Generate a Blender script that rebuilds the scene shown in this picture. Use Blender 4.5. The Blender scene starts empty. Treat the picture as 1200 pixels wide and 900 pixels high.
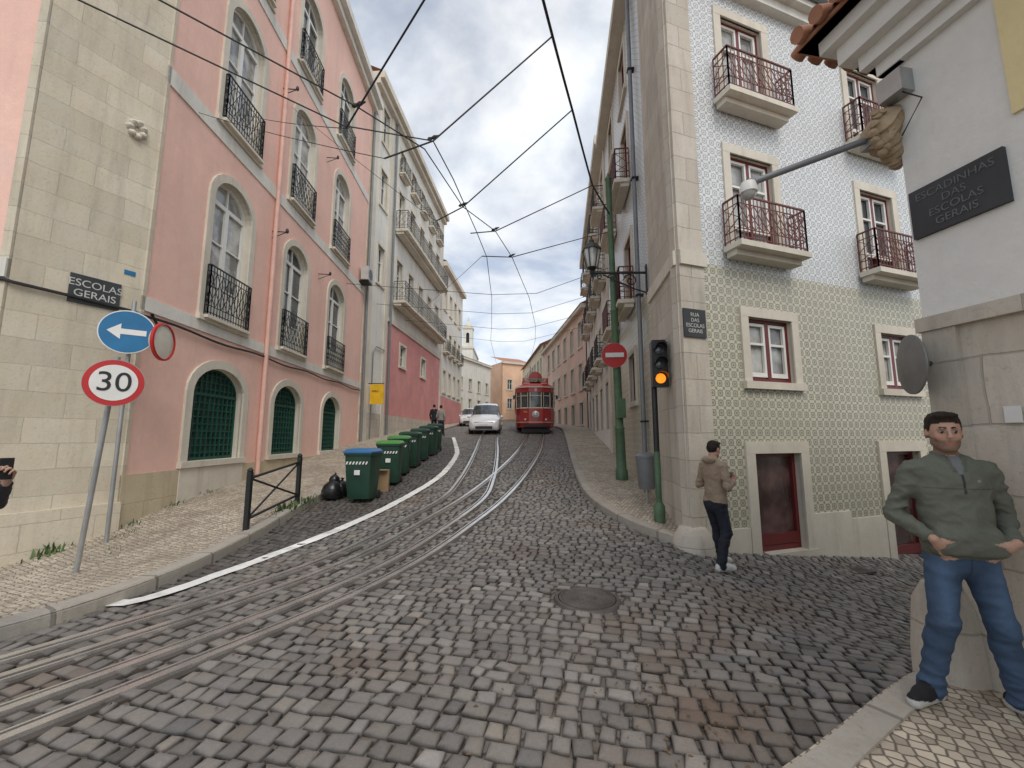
import bpy, math, random
import numpy as np
from mathutils import Vector, Matrix, noise as mnoise
random.seed(7); rng=np.random.default_rng(7)
sc=bpy.context.scene
COL=bpy.context.collection
up=Vector((0,0,1))
# ------------------------------------------------------------------ terrain
def sst(a,b,x):
    t=np.clip((x-a)/(b-a),0,1); return t*t*(3-2*t)
def g(x,y):
    x=np.clip(np.asarray(x,float),-14,14); y=np.asarray(y,float)
    b=np.where(y<5.5,0,np.where(y<7.5,.1*(y-5.5)**2/4,.1*(y-6.5)))
    b=np.where(y>28,2.15+.06*(np.minimum(y,150)-28),b)
    yy=y-.344*(x-2.8)
    fr=.155*np.maximum(0,x-2.0)*(1-sst(6.4,8.6,yy))*sst(2.6,4.4,y-.25*(x-3)*(x>3))
    fl=.12*np.maximum(0,-x-4)*(1-sst(5,9,y))
    return b-fr-fl
def gz(x,y): return float(g(x,y))
# ------------------------------------------------------------------ materials
def newmat(name):
    m=bpy.data.materials.new(name); m.use_nodes=True; nt=m.node_tree
    return m,nt,nt.nodes["Principled BSDF"]
def nd(nt,typ,**kw):
    n=nt.nodes.new(typ)
    for k,v in kw.items(): n.inputs[k.replace("__"," ")].default_value=v
    return n
def L(nt,a,b): nt.links.new(a,b)
def math_(nt,op,a,b=None,c=None):
    n=nt.nodes.new("ShaderNodeMath"); n.operation=op
    for i,v in enumerate((a,b,c)):
        if v is None: continue
        if isinstance(v,(int,float)): n.inputs[i].default_value=v
        else: L(nt,v,n.inputs[i])
    return n.outputs[0]
def mixc(nt,fac,a,b,mode='MIX'):
    n=nt.nodes.new("ShaderNodeMix"); n.data_type='RGBA'; n.blend_type=mode
    if isinstance(fac,(int,float)): n.inputs[0].default_value=fac
    else: L(nt,fac,n.inputs[0])
    for i,v in ((6,a),(7,b)):
        if isinstance(v,(tuple,list)): n.inputs[i].default_value=(*v[:3],1)
        else: L(nt,v,n.inputs[i])
    return n.outputs[2]
def ramp(nt,fac,stops):
    n=nt.nodes.new("ShaderNodeValToRGB"); L(nt,fac,n.inputs[0]); e=n.color_ramp.elements
    f=lambda c:(c,c,c,1) if isinstance(c,(int,float)) else (*c,1)
    e[0].position=stops[0][0]; e[0].color=f(stops[0][1]); e[1].position=stops[-1][0]; e[1].color=f(stops[-1][1])
    for p,c in stops[1:-1]: x=e.new(p); x.color=f(c)
    return n.outputs[0]
def objco(nt,scale=(1,1,1)):
    t=nt.nodes.new("ShaderNodeTexCoord"); mp=nt.nodes.new("ShaderNodeMapping"); mp.inputs["Scale"].default_value=scale
    L(nt,t.outputs["Object"],mp.inputs["Vector"]); return mp.outputs[0]
def uvco(nt): return nt.nodes.new("ShaderNodeTexCoord").outputs["UV"]
def noi(nt,vec,scale,detail=5,rough=.6,dist=0):
    n=nd(nt,"ShaderNodeTexNoise",Scale=scale,Detail=detail,Roughness=rough,Distortion=dist); L(nt,vec,n.inputs["Vector"]); return n.outputs["Fac"]
def bump(nt,bs,h,strength,dist=.01):
    b=nd(nt,"ShaderNodeBump",Strength=strength,Distance=dist); L(nt,h,b.inputs["Height"]); L(nt,b.outputs[0],bs.inputs["Normal"])
def simple(name,c,rough=.5,metal=0,var=.15,bscale=60,bst=.1,coat=0,spec=.5):
    m,nt,bs=newmat(name); co=objco(nt)
    f=noi(nt,co,3,6); f2=noi(nt,co,bscale,3)
    col=mixc(nt,ramp(nt,f,[(.3,0),(.7,1)]),tuple(x*(1-var) for x in c),tuple(min(1,x*(1+var*.6)) for x in c))
    L(nt,col,bs.inputs["Base Color"]); bs.inputs["Metallic"].default_value=metal
    bs.inputs["Coat Weight"].default_value=coat; bs.inputs["Specular IOR Level"].default_value=spec
    L(nt,math_(nt,'ADD',math_(nt,'MULTIPLY',f2,.15),rough-.07),bs.inputs["Roughness"])
    if bst: bump(nt,bs,f2,bst,.004)
    return m
def plaster(name,c,dirt=(.3,.24,.18),amt=.35,var=.1,patch=None):
    m,nt,bs=newmat(name); co=objco(nt); cs=objco(nt,(1.6,1.6,.16))
    big=noi(nt,co,.55,6,.65); st=noi(nt,cs,1.6,8,.7); fine=noi(nt,co,9,6,.7)
    col=mixc(nt,ramp(nt,big,[(.35,0),(.65,1)]),tuple(x*(1-var) for x in c),tuple(min(1,x*(1+var)) for x in c))
    col=mixc(nt,math_(nt,'MULTIPLY',ramp(nt,st,[(.5,0),(.78,1)]),amt),col,dirt)
    if patch:
        pn=noi(nt,co,.9,7,.7,.4); col=mixc(nt,math_(nt,'MULTIPLY',ramp(nt,pn,[(.58,0),(.63,1)]),.5),col,patch)
    col=mixc(nt,math_(nt,'MULTIPLY',ramp(nt,fine,[(.35,1),(.6,0)]),.12),col,tuple(x*.6 for x in c))
    L(nt,col,bs.inputs["Base Color"]); bs.inputs["Roughness"].default_value=.9
    bs.inputs["Specular IOR Level"].default_value=.2
    bump(nt,bs,math_(nt,'ADD',noi(nt,co,35,5),math_(nt,'MULTIPLY',noi(nt,co,4,4),1.5)),.35,.012)
    return m
def blocks(name,c,bw=.75,rh=.36,mortar=.6,amt=.4,ms=.01,bstr=.6):
    m,nt,bs=newmat(name); co=objco(nt); cs=objco(nt,(2,2,.3))
    uv=uvco(nt)
    wv=nt.nodes.new("ShaderNodeMix"); wv.data_type='VECTOR'; wv.inputs[0].default_value=.04
    nn=nd(nt,"ShaderNodeTexNoise",Scale=2.5); L(nt,co,nn.inputs["Vector"]); L(nt,uv,wv.inputs[4]); L(nt,nn.outputs["Color"],wv.inputs[5])
    br=nt.nodes.new("ShaderNodeTexBrick"); L(nt,wv.outputs[1],br.inputs["Vector"])
    br.inputs["Color1"].default_value=(*c,1); br.inputs["Color2"].default_value=(*[x*.82 for x in c],1); br.inputs["Mortar"].default_value=(*[x*mortar for x in c],1)
    br.inputs["Scale"].default_value=1; br.inputs["Brick Width"].default_value=bw; br.inputs["Row Height"].default_value=rh
    br.inputs["Mortar Size"].default_value=ms; br.inputs["Mortar Smooth"].default_value=.4
    st=noi(nt,cs,1.8,8,.7); big=noi(nt,co,1.5,8,.7); pit=noi(nt,co,22,6,.75)
    col=mixc(nt,math_(nt,'MULTIPLY',ramp(nt,big,[(.35,0),(.7,1)]),.4),br.outputs["Color"],(c[0]*.8,c[1]*.7,c[2]*.55))
    col=mixc(nt,math_(nt,'MULTIPLY',ramp(nt,st,[(.48,0),(.75,1)]),amt),col,(.19,.17,.145))
    col=mixc(nt,math_(nt,'MULTIPLY',ramp(nt,pit,[(.3,1),(.45,0)]),.45),col,(c[0]*.45,c[1]*.42,c[2]*.4))
    L(nt,col,bs.inputs["Base Color"]); bs.inputs["Roughness"].default_value=.85; bs.inputs["Specular IOR Level"].default_value=.25
    h=math_(nt,'SUBTRACT',math_(nt,'ADD',math_(nt,'MULTIPLY',pit,.6),big),math_(nt,'MULTIPLY',br.outputs["Fac"],.7))
    bump(nt,bs,h,bstr,.02); return m
def tiles(name,base,fig,size=.155,dens=1.0,dirt=.25):
    m,nt,bs=newmat(name); uv=uvco(nt); co=objco(nt)
    sp=nt.nodes.new("ShaderNodeSeparateXYZ"); L(nt,uv,sp.inputs[0])
    ax=math_(nt,'ABSOLUTE',math_(nt,'SUBTRACT',math_(nt,'FRACT',math_(nt,'DIVIDE',sp.outputs[0],size)),.5))
    ay=math_(nt,'ABSOLUTE',math_(nt,'SUBTRACT',math_(nt,'FRACT',math_(nt,'DIVIDE',sp.outputs[1],size)),.5))
    r=math_(nt,'SQRT',math_(nt,'ADD',math_(nt,'MULTIPLY',ax,ax),math_(nt,'MULTIPLY',ay,ay)))
    ring=math_(nt,'LESS_THAN',math_(nt,'ABSOLUTE',math_(nt,'SUBTRACT',r,.30)),.06*dens)
    dot=math_(nt,'LESS_THAN',r,.13*dens)
    dg=math_(nt,'MULTIPLY',math_(nt,'LESS_THAN',math_(nt,'ABSOLUTE',math_(nt,'SUBTRACT',ax,ay)),.06*dens),math_(nt,'GREATER_THAN',r,.33))
    cr=math_(nt,'GREATER_THAN',math_(nt,'ADD',ax,ay),.83)
    f=math_(nt,'MINIMUM',math_(nt,'ADD',math_(nt,'ADD',ring,dot),math_(nt,'ADD',math_(nt,'MULTIPLY',dg,.75),cr)),1)
    gr=math_(nt,'GREATER_THAN',math_(nt,'MAXIMUM',ax,ay),.485)
    v=noi(nt,co,1.2,6); st=noi(nt,objco(nt,(1.5,1.5,.2)),1.5,8,.7)
    ub=mixc(nt,ramp(nt,v,[(.3,0),(.7,1)]),tuple(x*.88 for x in base),base)
    cell=nt.nodes.new("ShaderNodeTexWhiteNoise"); cell.noise_dimensions='2D'
    fl=nt.nodes.new("ShaderNodeVectorMath"); fl.operation='FLOOR'; sc_=nt.nodes.new("ShaderNodeVectorMath"); sc_.operation='SCALE'; sc_.inputs["Scale"].default_value=1/size
    L(nt,uv,sc_.inputs[0]); L(nt,sc_.outputs[0],fl.inputs[0]); L(nt,fl.outputs[0],cell.inputs["Vector"])
    col=mixc(nt,math_(nt,'MULTIPLY',f,math_(nt,'ADD',.65,math_(nt,'MULTIPLY',v,.4))),ub,fig)
    col=mixc(nt,math_(nt,'MULTIPLY',cell.outputs["Value"],.18),col,tuple(x*.5 for x in base))
    col=mixc(nt,math_(nt,'MULTIPLY',gr,.45),col,(.25,.24,.22))
    col=mixc(nt,math_(nt,'MULTIPLY',ramp(nt,st,[(.5,0),(.8,1)]),dirt),col,(.24,.21,.16))
    L(nt,col,bs.inputs["Base Color"]); bs.inputs["Roughness"].default_value=.35
    bump(nt,bs,math_(nt,'ADD',math_(nt,'SUBTRACT',1,gr),math_(nt,'MULTIPLY',cell.outputs["Value"],.4)),.3,.004); return m
def vcmat(name,rough=.8,bs_scale=60,bstr=.25,dist=.006,spec=.3):
    m,nt,bs=newmat(name); a=nt.nodes.new("ShaderNodeVertexColor"); a.layer_name="Col"; co=objco(nt)
    n1=noi(nt,co,bs_scale,5,.65); n2=noi(nt,co,bs_scale*.2,4)
    col=mixc(nt,math_(nt,'MULTIPLY',ramp(nt,n2,[(.3,1),(.7,0)]),.22),a.outputs[0],mixc(nt,1.0,a.outputs[0],(.5,.48,.45),'MULTIPLY'))
    col=mixc(nt,math_(nt,'MULTIPLY',ramp(nt,n1,[(.35,1),(.6,0)]),.22),col,mixc(nt,1.0,a.outputs[0],(.45,.43,.4),'MULTIPLY'))
    L(nt,col,bs.inputs["Base Color"]); bs.inputs["Roughness"].default_value=rough; bs.inputs["Specular IOR Level"].default_value=spec
    bump(nt,bs,n1,bstr,dist); return m

M={}
M['pink']=plaster("pink_plaster",(.88,.57,.475),(.5,.36,.29),.3,.06,(.84,.60,.52))
M['pinkd']=plaster("red_pink_plaster",(.68,.31,.29),(.42,.27,.24),.45,.12,(.64,.42,.38))
M['white']=plaster("white_plaster",(.76,.74,.67),(.32,.29,.25),.5,.08)
M['cream']=plaster("cream_plaster",(.74,.66,.5),(.36,.3,.22),.35,.1)
M['grey']=plaster("pale_plaster",(.76,.75,.71),(.4,.37,.33),.3,.06)
M['yellow']=plaster("yellow_plaster",(.8,.68,.38),(.5,.4,.24),.2,.06)
M['orange']=plaster("orange_plaster",(.76,.50,.34),(.4,.24,.15),.3,.1)
M['salmon']=plaster("salmon_plaster",(.76,.58,.48),(.4,.3,.22),.35,.1)
M['stone']=blocks("limestone_blocks",(.68,.62,.5),.8,.38,.76,.35,.007,.5)
M['stone2']=blocks("grey_limestone_blocks",(.62,.57,.49),.6,.42,.66,.5,.008,.65)
M['trim']=plaster("limestone_trim",(.68,.63,.53),(.3,.26,.2),.4,.1)
M['plinth']=blocks("yellowish_plinth",(.64,.56,.4),1.1,.5,.8,.4,.008)
M['kerb']=blocks("kerb_stone",(.44,.41,.36),.9,3.0,.5,.4,.02)
M['tileU']=tiles("blue_white_tiles",(.83,.84,.82),(.27,.30,.32),.165,1.0,.18)
M['tileL']=tiles("olive_tiles",(.68,.65,.52),(.22,.215,.15),.165,1.25,.3)
M['rooft']=simple("roof_tiles",(.42,.2,.12),.85,var=.4)
M['iron']=simple("black_iron",(.02,.022,.022),.5,.2)
M['redrail']=simple("oxide_red_rail",(.15,.04,.03),.5,.1,var=.3)
M['redframe']=simple("dark_red_paint",(.15,.02,.022),.4,0)
M['wframe']=simple("white_frame_paint",(.8,.79,.74),.45,0,var=.06)
M['greenshut']=simple("green_lattice",(.008,.075,.05),.45,0,var=.3)
M['pipe']=simple("grey_pipe",(.22,.23,.24),.5,.3)
M['pinkpipe']=simple("pink_pipe",(.74,.46,.38),.6)
M['steel']=simple("galvanised_steel",(.4,.41,.41),.42,.6,var=.2)
M['darkdisc']=simple("weathered_sign_back",(.22,.22,.21),.5,.3,var=.3)
M['rail']=simple("rail_steel",(.72,.70,.67),.28,.8,var=.25,bst=.03)
M['groove']=simple("rail_groove",(.02,.017,.015),.9)
M['fill']=simple("track_fill",(.085,.072,.06),.9,var=.35,bscale=30,bst=.8)
M['green']=simple("green_paint",(.09,.16,.085),.5,.0,var=.35)
M['binG']=simple("bin_green_plastic",(.014,.055,.033),.5,var=.3)
M['lidB']=simple("blue_lid",(.03,.15,.33),.45)
M['lidG']=simple("green_lid",(.07,.25,.05),.45)
M['rubber']=simple("rubber",(.02,.02,.02),.8)
M['bag']=simple("black_plastic_bag",(.012,.012,.013),.28,bst=.8,bscale=25)
M['signblue']=simple("sign_blue",(.01,.15,.33),.4,var=.2)
M['signred']=simple("sign_red",(.5,.02,.02),.4,var=.12)
M['signwhite']=simple("sign_white",(.76,.75,.71),.45,var=.1)
M['black']=simple("black_paint",(.014,.014,.016),.4,var=.2)
M['slate']=simple("slate_plaque",(.035,.04,.045),.55,var=.3)
M['platetext']=simple("engraved_letters",(.55,.55,.5),.7)
M['dimtext']=simple("worn_letters",(.12,.13,.13),.7)
M['tramred']=simple("tram_red",(.38,.022,.02),.3,var=.12,coat=.5,bst=.02)
M['tramcream']=simple("tram_cream",(.75,.69,.53),.35,coat=.3,bst=.02)
M['carwhite']=simple("car_white",(.8,.81,.82),.25,var=.04,coat=.8,bst=0)
M['lampglass']=simple("headlight_glass",(.6,.62,.62),.1,.3,bst=0)
M['yellows']=simple("sign_yellow",(.8,.48,.02),.5)
M['paintline']=plaster("road_white_paint",(.80,.79,.75),(.2,.18,.15),.85,.12,(.42,.40,.36))
M['corbel']=simple("weathered_carved_stone",(.36,.27,.17),.85,var=.55,bscale=30,bst=.9)
M['manhole']=simple("cast_iron_cover",(.12,.10,.09),.6,.4,var=.4,bscale=40,bst=.7)
M['weed']=simple("weed_leaf",(.07,.13,.03),.7,var=.4)
M['litter']=simple("dry_leaves",(.16,.1,.05),.8,var=.5)
M['wire']=simple("wire_rubber",(.015,.015,.016),.6)
M['ac']=simple("ac_unit",(.5,.5,.47),.5)
M['card']=simple("cardboard",(.34,.23,.13),.9)
def glassm(name,c,r=.06):
    m,nt,bs=newmat(name); co=objco(nt); n=noi(nt,co,.9,2); n2=noi(nt,co,1.7,3)
    L(nt,mixc(nt,ramp(nt,n2,[(.4,0),(.65,1)]),tuple(x*.5 for x in c),tuple(x*1.5 for x in c)),bs.inputs["Base Color"])
    bs.inputs["Roughness"].default_value=r; bs.inputs["Specular IOR Level"].default_value=.9; bump(nt,bs,n,.12,.05); return m
M['glass']=glassm("window_glass",(.06,.07,.075)); M['glassred']=glassm("shop_glass",(.10,.055,.05),.12)
M['curtain']=glassm("curtained_glass",(.38,.38,.36),.1)
def emis(name,c,s):
    m,nt,bs=newmat(name); bs.inputs["Base Color"].default_value=(*c,1); bs.inputs["Emission Color"].default_value=(*c,1); bs.inputs["Emission Strength"].default_value=s
    co=objco(nt); L(nt,math_(nt,'ADD',.2,math_(nt,'MULTIPLY',noi(nt,co,40),.1)),bs.inputs["Roughness"]); return m
M['amber']=emis("amber_light",(1,.26,.015),1.3)
def calcada(name,sc_,c,mort,rnd=.75):
    m,nt,bs=newmat(name); co=objco(nt); mp=nt.nodes.new("ShaderNodeMapping"); mp.inputs["Rotation"].default_value=(0,0,.5); L(nt,co,mp.inputs[0])
    v=nt.nodes.new("ShaderNodeTexVoronoi"); v.voronoi_dimensions='2D'; v.feature='DISTANCE_TO_EDGE'; v.inputs["Scale"].default_value=sc_; v.inputs["Randomness"].default_value=rnd
    v2=nt.nodes.new("ShaderNodeTexVoronoi"); v2.voronoi_dimensions='2D'; v2.inputs["Scale"].default_value=sc_; v2.inputs["Randomness"].default_value=rnd
    L(nt,mp.outputs[0],v.inputs["Vector"]); L(nt,mp.outputs[0],v2.inputs["Vector"])
    e=ramp(nt,v.outputs["Distance"],[(.02,0),(.12,1)]); hsv=nt.nodes.new("ShaderNodeSeparateColor"); L(nt,v2.outputs["Color"],hsv.inputs[0])
    cc=mixc(nt,hsv.outputs[0],tuple(x*.62 for x in c),tuple(min(1,x*1.15) for x in c))
    dirt=noi(nt,co,1.1,7,.7); cc=mixc(nt,math_(nt,'MULTIPLY',ramp(nt,dirt,[(.42,0),(.66,1)]),.55),cc,(.22,.17,.12))
    L(nt,mixc(nt,e,mort,cc),bs.inputs["Base Color"]); bs.inputs["Roughness"].default_value=.75
    h=math_(nt,'ADD',math_(nt,'ADD',e,math_(nt,'MULTIPLY',noi(nt,co,60,4),.25)),math_(nt,'MULTIPLY',hsv.outputs[1],.5)); bump(nt,bs,h,.7,.01); return m
M['calc']=calcada("limestone_mosaic_pavement",15,(.58,.50,.39),(.15,.12,.09),.5)
M['ground']=calcada("ground_dirt_and_setts",7,(.15,.135,.12),(.06,.048,.038),.5)

# ------------------------------------------------------------------ mesh group
class Fr:
    def __init__(s,ox,oy,dx,dy,side=1,oz=0):
        l=math.hypot(dx,dy); s.o=(ox,oy,oz); s.d=(dx/l,dy/l); s.n=(side*dy/l,-side*dx/l)
    def __call__(s,a,z,n=0): return (s.o[0]+s.d[0]*a+s.n[0]*n, s.o[1]+s.d[1]*a+s.n[1]*n, s.o[2]+z)
class Grp:
    def __init__(s,name,loc=(0,0,0)):
        s.name=name; s.loc=Vector(loc); s.p={}; s.extra=[]
    def part(s,nm,mat,smooth=False):
        if nm not in s.p: s.p[nm]=dict(v=[],f=[],uv=[],mat=mat,smooth=smooth)
        return s.p[nm]
    def add(s,nm,mat,vs,fs,uvs=None,smooth=False):
        p=s.part(nm,mat,smooth); k=len(p['v']); p['v']+=[tuple(map(float,v)) for v in vs]; p['f']+=[tuple(i+k for i in f) for f in fs]
        p['uv']+=(uvs if uvs else [(v[0]+v[1]*.7,v[2]) for v in vs])
    def box(s,nm,mat,fr,s0,s1,z0,z1,n0,n1):
        vs=[];uv=[]
        for z in (z0,z1):
            for a,n in ((s0,n0),(s1,n0),(s1,n1),(s0,n1)): vs.append(fr(a,z,n)); uv.append((a+n,z))
        s.add(nm,mat,vs,[(0,3,2,1),(4,5,6,7),(0,1,5,4),(1,2,6,5),(2,3,7,6),(3,0,4,7)],uv)
    def quad(s,nm,mat,fr,pts):
        s.add(nm,mat,[fr(*p) for p in pts],[tuple(range(len(pts)))],[(p[0]+(p[2] if len(p)>2 else 0),p[1]) for p in pts])
    def tube(s,nm,mat,pts,r,seg=8,r1=None,caps=True,smooth=True):
        pts=[Vector(p) for p in pts]; n=len(pts); vs=[];fs=[]
        for i,p in enumerate(pts):
            d=(pts[min(i+1,n-1)]-pts[max(i-1,0)]).normalized()
            ref=Vector((0,0,1)) if abs(d.z)<.9 else Vector((1,0,0)); u=d.cross(ref).normalized(); w=d.cross(u)
            rr=r if r1 is None else r+(r1-r)*i/(n-1)
            for j in range(seg):
                a=2*math.pi*(j+.5)/seg; vs.append(p+u*rr*math.cos(a)+w*rr*math.sin(a))
        for i in range(n-1):
            for j in range(seg):
                k=(j+1)%seg; fs.append((i*seg+j,i*seg+k,(i+1)*seg+k,(i+1)*seg+j))
        if caps: fs+= [tuple(range(seg))[::-1],tuple((n-1)*seg+j for j in range(seg))]
        s.add(nm,mat,vs,fs,None,smooth)
    def lathe(s,nm,mat,c,axis,prof,seg=20,smooth=True,caps=True):
        c=Vector(c); d=Vector(axis).normalized(); ref=Vector((0,0,1)) if abs(d.z)<.9 else Vector((1,0,0)); u=d.cross(ref).normalized(); w=d.cross(u)
        vs=[];fs=[]
        for r,h in prof:
            for j in range(seg):
                a=2*math.pi*j/seg; vs.append(c+d*h+u*r*math.cos(a)+w*r*math.sin(a))
        n=len(prof)
        for i in range(n-1):
            for j in range(seg):
                k=(j+1)%seg; fs.append((i*seg+j,i*seg+k,(i+1)*seg+k,(i+1)*seg+j))
        if caps: fs+= [tuple(range(seg))[::-1],tuple((n-1)*seg+j for j in range(seg))]
        s.add(nm,mat,vs,fs,None,smooth)
    def text(s,nm,body,size,pos,xd,upv,mat,ext=.002,align='CENTER',sp=1.0):
        t=bpy.data.curves.new(nm,"FONT"); t.body=body; t.size=size; t.extrude=ext; t.align_x=align; t.align_y='CENTER'; t.space_line=sp; t.materials.append(mat)
        o=bpy.data.objects.new(nm,t); x=Vector(xd).normalized(); u=Vector(upv); z=x.cross(u).normalized(); u=z.cross(x)
        mt=Matrix((x,u,z)).transposed().to_4x4(); mt.translation=Vector(pos)-s.loc; o.matrix_local=mt; s.extra.append(o)
    def finish(s):
        e=bpy.data.objects.new(s.name,None); e.location=s.loc; e.empty_display_size=.3; COL.objects.link(e)
        for nm,p in s.p.items():
            me=bpy.data.meshes.new(nm); me.from_pydata(p['v'],[],p['f'])
            ul=me.uv_layers.new(name="UVMap"); li=np.zeros(len(me.loops),dtype=np.int32); me.loops.foreach_get("vertex_index",li)
            uv=np.array(p['uv'],dtype=np.float32)[li]; ul.data.foreach_set("uv",uv.ravel())
            if p['smooth']:
                me.polygons.foreach_set("use_smooth",[True]*len(me.polygons))
                try: me.set_sharp_from_angle(angle=math.radians(40))
                except Exception: pass
            me.materials.append(p['mat']); me.update(); o=bpy.data.objects.new(nm,me); o.parent=e; o.location=-s.loc; COL.objects.link(o)
        for o in s.extra: o.parent=e; COL.objects.link(o)
        return e
# --------------------------------------------------------------- facade tools
def wall(b,nm,mat,fr,s0,s1,z0,z1,ops,n=0):
    ss=sorted(set([s0,s1]+[x for o in ops for x in o[:2] if s0<x<s1])); zs=sorted(set([z0,z1]+[x for o in ops for x in o[2:4] if z0<x<z1]))
    for i in range(len(ss)-1):
        for j in range(len(zs)-1):
            cs=(ss[i]+ss[i+1])/2; cz=(zs[j]+zs[j+1])/2
            if any(o[0]<cs<o[1] and o[2]<cz<o[3] for o in ops): continue
            b.quad(nm,mat,fr,[(ss[i],zs[j],n),(ss[i+1],zs[j],n),(ss[i+1],zs[j+1],n),(ss[i],zs[j+1],n)])
    for o in ops:
        if len(o)>4 and o[4]>0 and z0<o[3]<=z1:
            a=(o[1]-o[0])/2; c=(o[0]+o[1])/2; zs_=o[3]-o[4]; K=10
            for sg in (-1,1):
                for k in range(K):
                    t0=math.pi/2*k/K; t1=math.pi/2*(k+1)/K
                    p0=(c+sg*a*math.cos(t0),zs_+o[4]*math.sin(t0),n); p1=(c+sg*a*math.cos(t1),zs_+o[4]*math.sin(t1),n)
                    b.quad(nm,mat,fr,[p0,p1,(p1[0],o[3],n),(p0[0],o[3],n)])
def ring(b,nm,mat,fr,c,zs,a,rise,w,n0,n1,K=14):
    for k in range(K):
        t0=math.pi*k/K; t1=math.pi*(k+1)/K
        def pt(t,e,n): return (c+(a+e)*math.cos(t),zs+(rise+e)*math.sin(t),n)
        b.quad(nm,mat,fr,[pt(t0,0,n1),pt(t0,w,n1),pt(t1,w,n1),pt(t1,0,n1)])
        b.quad(nm,mat,fr,[pt(t0,w,n0),pt(t0,w,n1),pt(t1,w,n1),pt(t1,w,n0)])
        b.quad(nm,mat,fr,[pt(t0,0,n0),pt(t0,0,n1),pt(t1,0,n1),pt(t1,0,n0)])
def window(b,fr,s0,s1,z0,z1,rise=0,fw=.16,fp=.05,frame='wframe',stone='trim',glass='glass',depth=.2,rows=(.62,),cols=1,sill=True,fth=.055,lattice=False,kick=0):
    c=(s0+s1)/2; a=(s1-s0)/2; zs=z1-rise; d=-depth
    b.box('stone_trim',M[stone],fr,s0-fw,s0,z0,zs,-.03,fp); b.box('stone_trim',M[stone],fr,s1,s1+fw,z0,zs,-.03,fp)
    if rise>0: ring(b,'stone_trim',M[stone],fr,c,zs,a,rise,fw,-.03,fp)
    else: b.box('stone_trim',M[stone],fr,s0-fw,s1+fw,z1,z1+fw,-.03,fp+.003)
    if sill: b.box('stone_trim',M[stone],fr,s0-fw-.02,s1+fw+.02,z0-.13,z0-.001,-.03,fp+.045)
    b.quad('reveal',M[stone],fr,[(s0,z0,.0),(s0,zs,.0),(s0,zs,d),(s0,z0,d)]); b.quad('reveal',M[stone],fr,[(s1,z0,.0),(s1,zs,.0),(s1,zs,d),(s1,z0,d)])
    b.quad('reveal',M[stone],fr,[(s0,z0,0),(s1,z0,0),(s1,z0,d),(s0,z0,d)])
    if rise==0: b.quad('reveal',M[stone],fr,[(s0,z1,0),(s1,z1,0),(s1,z1,d),(s0,z1,d)])
    else:
        K=14
        for k in range(K):
            t0=math.pi*k/K;t1=math.pi*(k+1)/K
            p0=(c+a*math.cos(t0),zs+rise*math.sin(t0));p1=(c+a*math.cos(t1),zs+rise*math.sin(t1))
            b.quad('reveal',M[stone],fr,[(*p0,0),(*p1,0),(*p1,d),(*p0,d)])
    pts=[(s0,z0,d),(s1,z0,d),(s1,zs,d)]
    if rise>0: pts+=[(c+a*math.cos(math.pi*k/14),zs+rise*math.sin(math.pi*k/14),d) for k in range(1,14)]
    pts.append((s0,zs,d)); b.quad('glass_'+glass,M[glass],fr,pts)
    fm=M[frame]; e=d+.004; q=d+.05; t=fth
    nm='frame_'+frame
    if lattice:
        n_=max(3,int((s1-s0)/.16))
        for i in range(1,n_):
            x=s0+(s1-s0)*i/n_; h=zs+(rise*math.sqrt(max(0,1-((x-c)/a)**2)) if rise else 0); b.box(nm,fm,fr,x-.014,x+.014,z0,h,e,q)
        k=int((z1-z0)/.16)
        for i in range(1,k):
            zz=z0+(z1-z0)*i/k; hw=a if zz<zs else a*math.sqrt(max(0,1-((zz-zs)/rise)**2)); b.box(nm,fm,fr,c-hw,c+hw,zz-.014,zz+.014,e,q-.01)
        t=.05
    b.box(nm,fm,fr,s0,s0+t,z0,zs,e,q+.01); b.box(nm,fm,fr,s1-t,s1,z0,zs,e,q+.01); b.box(nm,fm,fr,s0+t,s1-t,z0,z0+t*1.3,e,q+.008)
    if rise>0: ring(b,nm,fm,fr,c,zs,a-t,rise-t,t,e,q+.01); b.box(nm,fm,fr,s0+t,s1-t,zs-t*.6,zs+t*.6,e,q+.012)
    else: b.box(nm,fm,fr,s0+t,s1-t,z1-t,z1,e,q+.008)
    if not lattice:
        if kick: b.box(nm,fm,fr,s0+t,s1-t,z0+t*1.3,z0+kick,e,q-.012)
        if rise>0: b.box(nm,fm,fr,c-.02,c+.02,zs+t*.6,z1-t,e,q)
        for i in range(1,cols+1):
            x=s0+(s1-s0)*i/(cols+1); b.box(nm,fm,fr,x-t*.75,x+t*.75,z0+t,zs-t/2 if rise else z1-t,e,q+.014)
        for r_ in rows:
            zz=z0+(zs-z0)*r_; b.box(nm,fm,fr,s0+t,s1-t,zz-.02,zz+.02,e,q)
    return (s0,s1,z0,z1,rise)
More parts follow.
